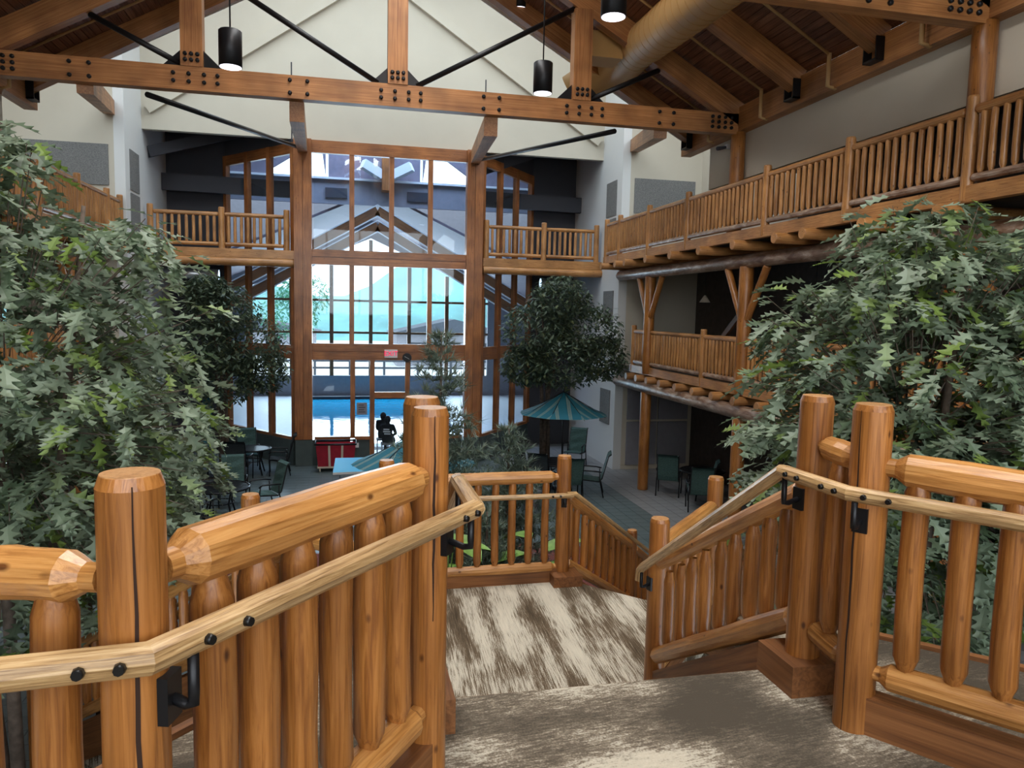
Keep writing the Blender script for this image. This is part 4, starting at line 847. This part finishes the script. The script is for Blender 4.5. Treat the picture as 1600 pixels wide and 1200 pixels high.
chair('blue-green sling chair turned sideways on the open floor right of the umbrella', (6.25, 18.0, 0), -1.9)
chair('green sling chair right behind the landing post', (5.5, 17.6, 0), 3.1)
chair('dark sling chair with its back to us under the umbrella', (5.0, 18.3, 0), 2.5, 'slingb')
chair('dark sling chair farther back left of the umbrella pole', (4.9, 19.5, 0), .7, 'slingb')
chair('grey sling chair far back beyond the umbrella, near the pilaster', (6.9, 21.6, 0), -.6)
table('dark round table under the right gallery', (8.95, 17.3, 0), .55)
chair('green sling chair with its back to us beside the log column', (8.25, 17.75, 0), 2.6)
chair('green sling chair seen from its side under the right gallery', (8.6, 16.7, 0), -2.0)
chair('green sling chair nearest the stair post under the right gallery', (8.35, 16.2, 0), 2.8)
def umbrella(label, x, y, zr, r, base=0.0, ph=.2):
    t = thing('patio_umbrella', label, 'umbrella', (x, y, base)); m = MB(); top = (x, y, zr+.58)
    for i in range(8):
        a0, a1 = ph+i*math.pi/4, ph+(i+1)*math.pi/4; am = (a0+a1)/2; pts = []; gs = []
        rows = []
        for k in range(5):
            u = k/4; row = []
            for j in range(3):
                a = a0+(a1-a0)*j/2; rad = r*u*(1 if j != 1 else .955); z = zr+.58*(1-u)-.05*math.sin(u*math.pi); row.append(len(pts)); pts.append((x+rad*math.cos(a), y+rad*math.sin(a), z)); gs.append((rad*math.sin(a-am)+.05+i*.0, rad*math.cos(a-am), z))
            rows.append(row)
        fs = [(rows[k][j], rows[k+1][j], rows[k+1][j+1], rows[k][j+1]) for k in range(4) for j in range(2)]
        MB().add(pts, fs, gs, False).build('canopy_panel', 'stripe', t)
        MB().tube([top, (x+r*.97*math.cos(a0), y+r*.97*math.sin(a0), zr-.03)], [.008]*2, 5).build('rib', 'black', t)
    MB().tube([(x, y, base+.03), (x, y, zr+.6)], [.02]*2, 10).build('pole', 'black', t)
    MB().tube([(x, y, zr+.58), (x, y, zr+.63), (x, y, zr+.68)], [.03, .025, .008], 10).build('finial', 'black', t)
    MB().tube([(x, y, base), (x, y, base+.06), (x, y, base+.1)], [.26, .24, .05], 16).build('base', 'black', t)
umbrella('teal striped open umbrella right of the tall window', 5.62, 18.7, 2.02, 1.18)
umbrella('teal striped open umbrella half hidden behind the left newel post', 1.32, 14.2, 1.72, 1.2, ph=.0)
t = thing('patio_umbrella', 'closed teal umbrella beside the tree left of the window', 'umbrella', (-3.6, 21.2, 0)); m = MB()
rad = [.03, .10, .13, .15, .10, .14, .17]; zz = [2.35, 2.1, 1.85, 1.55, 1.35, 1.15, .9]; n = 16; vs = []; fs = []
for r_, z in zip(rad, zz):
    for j in range(n): a = 2*math.pi*j/n; q = r_*(1 if j % 2 else .66); vs.append((-3.6+q*math.cos(a), 21.2+q*math.sin(a), z))
for i in range(6):
    for j in range(n): fs.append((i*n+j, i*n+(j+1) % n, (i+1)*n+(j+1) % n, (i+1)*n+j))
m.add(vs, fs, [(v[0], v[1], v[2]) for v in vs]).build('folded_canopy', 'stripe', t); MB().tube([(-3.6, 21.2, .03), (-3.6, 21.2, 2.5)], [.02]*2, 8).build('pole', 'black', t); MB().tube([(-3.6, 21.2, 0), (-3.6, 21.2, .08)], [.24, .2], 14).build('base', 'black', t)
# laundry cart
t = thing('laundry_cart', 'red canvas laundry cart with cream straps under the window', 'cart', (-.22, 22.05, 0))
cx, cy = -.22, 21.85
vs = [(cx-.50, cy-.28, .16), (cx+.48, cy-.28, .16), (cx+.48, cy+.28, .16), (cx-.50, cy+.28, .16), (cx-.56, cy-.33, .76), (cx+.54, cy-.33, .76), (cx+.54, cy+.33, .76), (cx-.56, cy+.33, .76)]
MB().add(vs, [(3, 2, 1, 0), (0, 1, 5, 4), (1, 2, 6, 5), (2, 3, 7, 6), (3, 0, 4, 7)], vs).build('canvas_bag', 'red', t)
for x in (-.18, .16): MB().beam((cx+x, cy-.295, .16), (cx+x*1.08, cy-.345, .78), .06, .012, (0, -1, 0)).build('strap', 'strap', t)
MB().tube([(cx-.58, cy-.35, .80), (cx+.56, cy-.35, .80), (cx+.56, cy+.35, .80), (cx-.58, cy+.35, .80), (cx-.58, cy-.35, .80)], [.028]*5, 8).build('rim', 'black', t)
MB().box(cx-.52, cx+.50, cy-.30, cy+.30, .11, .16).build('base_frame', 'strap', t)
for sx in (-.45, .43):
    for sy in (-.25, .25): MB().tube([(cx+sx-.02, cy+sy, .055), (cx+sx+.02, cy+sy, .055)], [.055]*2, 12).build('caster', 'strap', t)
t = thing('glossy_table', 'glossy blue-topped table in front of the laundry cart', 'table', (.3, 18.8, 0))
slab(MB(), [(-.26, 17.95), (.86, 18.05), (.92, 19.1), (.66, 19.75), (-.22, 19.75)], .73, .76).build('top', 'ceramic', t)
MB().beam((-.26, 17.95, .735), (.86, 18.05, .735), .02, .05).build('front_edge', 'white', t)
for lx, ly in ((-.1, 18.1), (.75, 18.2), (.6, 19.5), (-.1, 19.5)): MB().tube([(lx, ly, 0), (lx, ly, .73)], [.015]*2, 8).build('leg', 'silver', t)
# people on the far side of the glass, seated with their backs to us
def person(label, x, y, zs, turn, mat):
    t = thing('person', label, 'person', (x, y, 0), turn, world=False)
    J = {'pelvis': (0, 0, zs+.10), 'waist': (0, .01, zs+.28), 'chest': (0, 0, zs+.48), 'neck': (0, .01, zs+.62), 'skull': (0, .03, zs+.74), 'crown': (0, .04, zs+.83),
         'sl': (-.18, 0, zs+.55), 'el': (-.25, .10, zs+.30), 'wl': (-.14, .30, zs+.22), 'hl': (-.10, .37, zs+.21), 'sr': (.18, 0, zs+.55), 'er': (.25, .10, zs+.30), 'wr': (.14, .30, zs+.22), 'hr': (.10, .37, zs+.21),
         'hpl': (-.10, .05, zs+.08), 'kl': (-.13, .46, zs+.09), 'al': (-.13, .47, .08), 'tl': (-.14, .62, .04), 'hpr': (.10, .05, zs+.08), 'kr': (.13, .46, zs+.09), 'ar': (.13, .47, .08), 'tr': (.14, .62, .04)}
    Ed = [('pelvis', 'waist'), ('waist', 'chest'), ('chest', 'neck'), ('neck', 'skull'), ('skull', 'crown'), ('chest', 'sl'), ('sl', 'el'), ('el', 'wl'), ('wl', 'hl'), ('chest', 'sr'), ('sr', 'er'), ('er', 'wr'), ('wr', 'hr'), ('pelvis', 'hpl'), ('hpl', 'kl'), ('kl', 'al'), ('al', 'tl'), ('pelvis', 'hpr'), ('hpr', 'kr'), ('kr', 'ar'), ('ar', 'tr')]
    rad = dict(pelvis=.16, waist=.15, chest=.17, neck=.055, skull=.095, crown=.075, sl=.075, sr=.075, el=.05, er=.05, wl=.035, wr=.035, hl=.04, hr=.04, hpl=.095, hpr=.095, kl=.065, kr=.065, al=.045, ar=.045, tl=.035, tr=.035)
    ks = list(J); me = bpy.data.meshes.new('body'); me.from_pydata([J[k] for k in ks], [(ks.index(a), ks.index(b)) for a, b in Ed], [])
    o = bpy.data.objects.new('body', me); COL.objects.link(o); o.parent = t
    md = o.modifiers.new('skin', 'SKIN'); 
    lay = me.skin_vertices[0] if len(me.skin_vertices) else None
    if lay is None:
        import bmesh
        bm = bmesh.new(); bm.from_mesh(me); bm.verts.layers.skin.verify(); bm.to_mesh(me); bm.free(); lay = me.skin_vertices[0]
    for i, k in enumerate(ks): lay.data[i].radius = (rad[k], rad[k]*(.75 if k in ('chest', 'waist', 'pelvis') else 1)); lay.data[i].use_root = (k == 'pelvis')
    o.modifiers.new('sub', 'SUBSURF').levels = 2; o.modifiers['sub'].render_levels = 2
    me.materials.append(M[mat])
    hd = MB().tube([(0, .02, zs+.64), (0, .03, zs+.69), (0, .03, zs+.77), (0, .035, zs+.84), (0, .035, zs+.875)], [.06, .088, .10, .075, .02], 14).build('hair', 'shirt', t)
    return t
p1 = person('person in a black printed shirt seated with back to the glass', 1.33, 23.5, .45, -.2, 'shirt')
for i, (a, b) in enumerate(((-.10, .08), (-.11, .11), (-.08, .12))): MB().box(a, b, -.165, -.155, .90-i*.07, .94-i*.07).build('shirt_print', 'white', p1)
p2 = person('second dark-clothed person seated just beyond the printed shirt', 1.22, 24.2, .47, -.5, 'shirt')
for i, (x, y, h, nm) in enumerate(((1.33, 23.55, .47, 'printed shirt person'), (1.22, 24.25, .49, 'second person'))):
    t = thing('pool_stool', 'low stool carrying the %s' % nm, 'stool', (x, y, 0)); MB().box(x-.2, x+.2, y-.18, y+.2, h-.05, h).build('seat', 'siding', t)
    for a in (-.17, .17):
        for b in (-.15, .17): MB().tube([(x+a, y+b, -.02), (x+a, y+b, h-.05)], [.015]*2, 6).build('leg', 'silver', t)
t = thing('security_camera', 'small white security camera on the wall beside the right truss column', 'camera', (7.95, 14.95, 8.2))
MB().box(7.93, 8.05, 14.9, 15.0, 8.22, 8.3).build('mount', 'white', t); MB().tube([(7.93, 14.95, 8.24), (7.78, 14.9, 8.2), (7.7, 14.87, 8.18)], [.03, .04, .042], 12).build('camera_body', 'dark', t)
t = thing('potted_bush', 'round potted bush standing between the chairs left of the umbrella pole', 'plant', (4.35, 16.9, 0))
MB().tube([(4.35, 16.9, 0), (4.35, 16.9, .3), (4.35, 16.9, .42), (4.35, 16.9, .45)], [.17, .23, .25, .22], 18).build('pot', 'siding', t)
m = MB(); q = random.Random(55)
for i in range(420):
    a = q.uniform(0, 6.28); u = q.uniform(-.4, 1); c = math.sqrt(1-u*u); p = Vector((4.35+.33*c*math.cos(a), 16.9+.33*c*math.sin(a), .62+.26*u)); f = Vector((math.cos(a), math.sin(a), q.uniform(-.3, .8))).normalized()*.12; sd = f.cross(Vector((0, 0, 1))).normalized()*.035
    m.add([p, p+f*.5+sd, p+f, p+f*.5-sd], [(0, 1, 2, 3)], [(0, 0, 0)]*4, False, q.random()+.001)
m.build('foliage', 'ficus', t, 'stuff')
for o in list(bpy.data.objects):
    if '_w' in o: del o['_w']
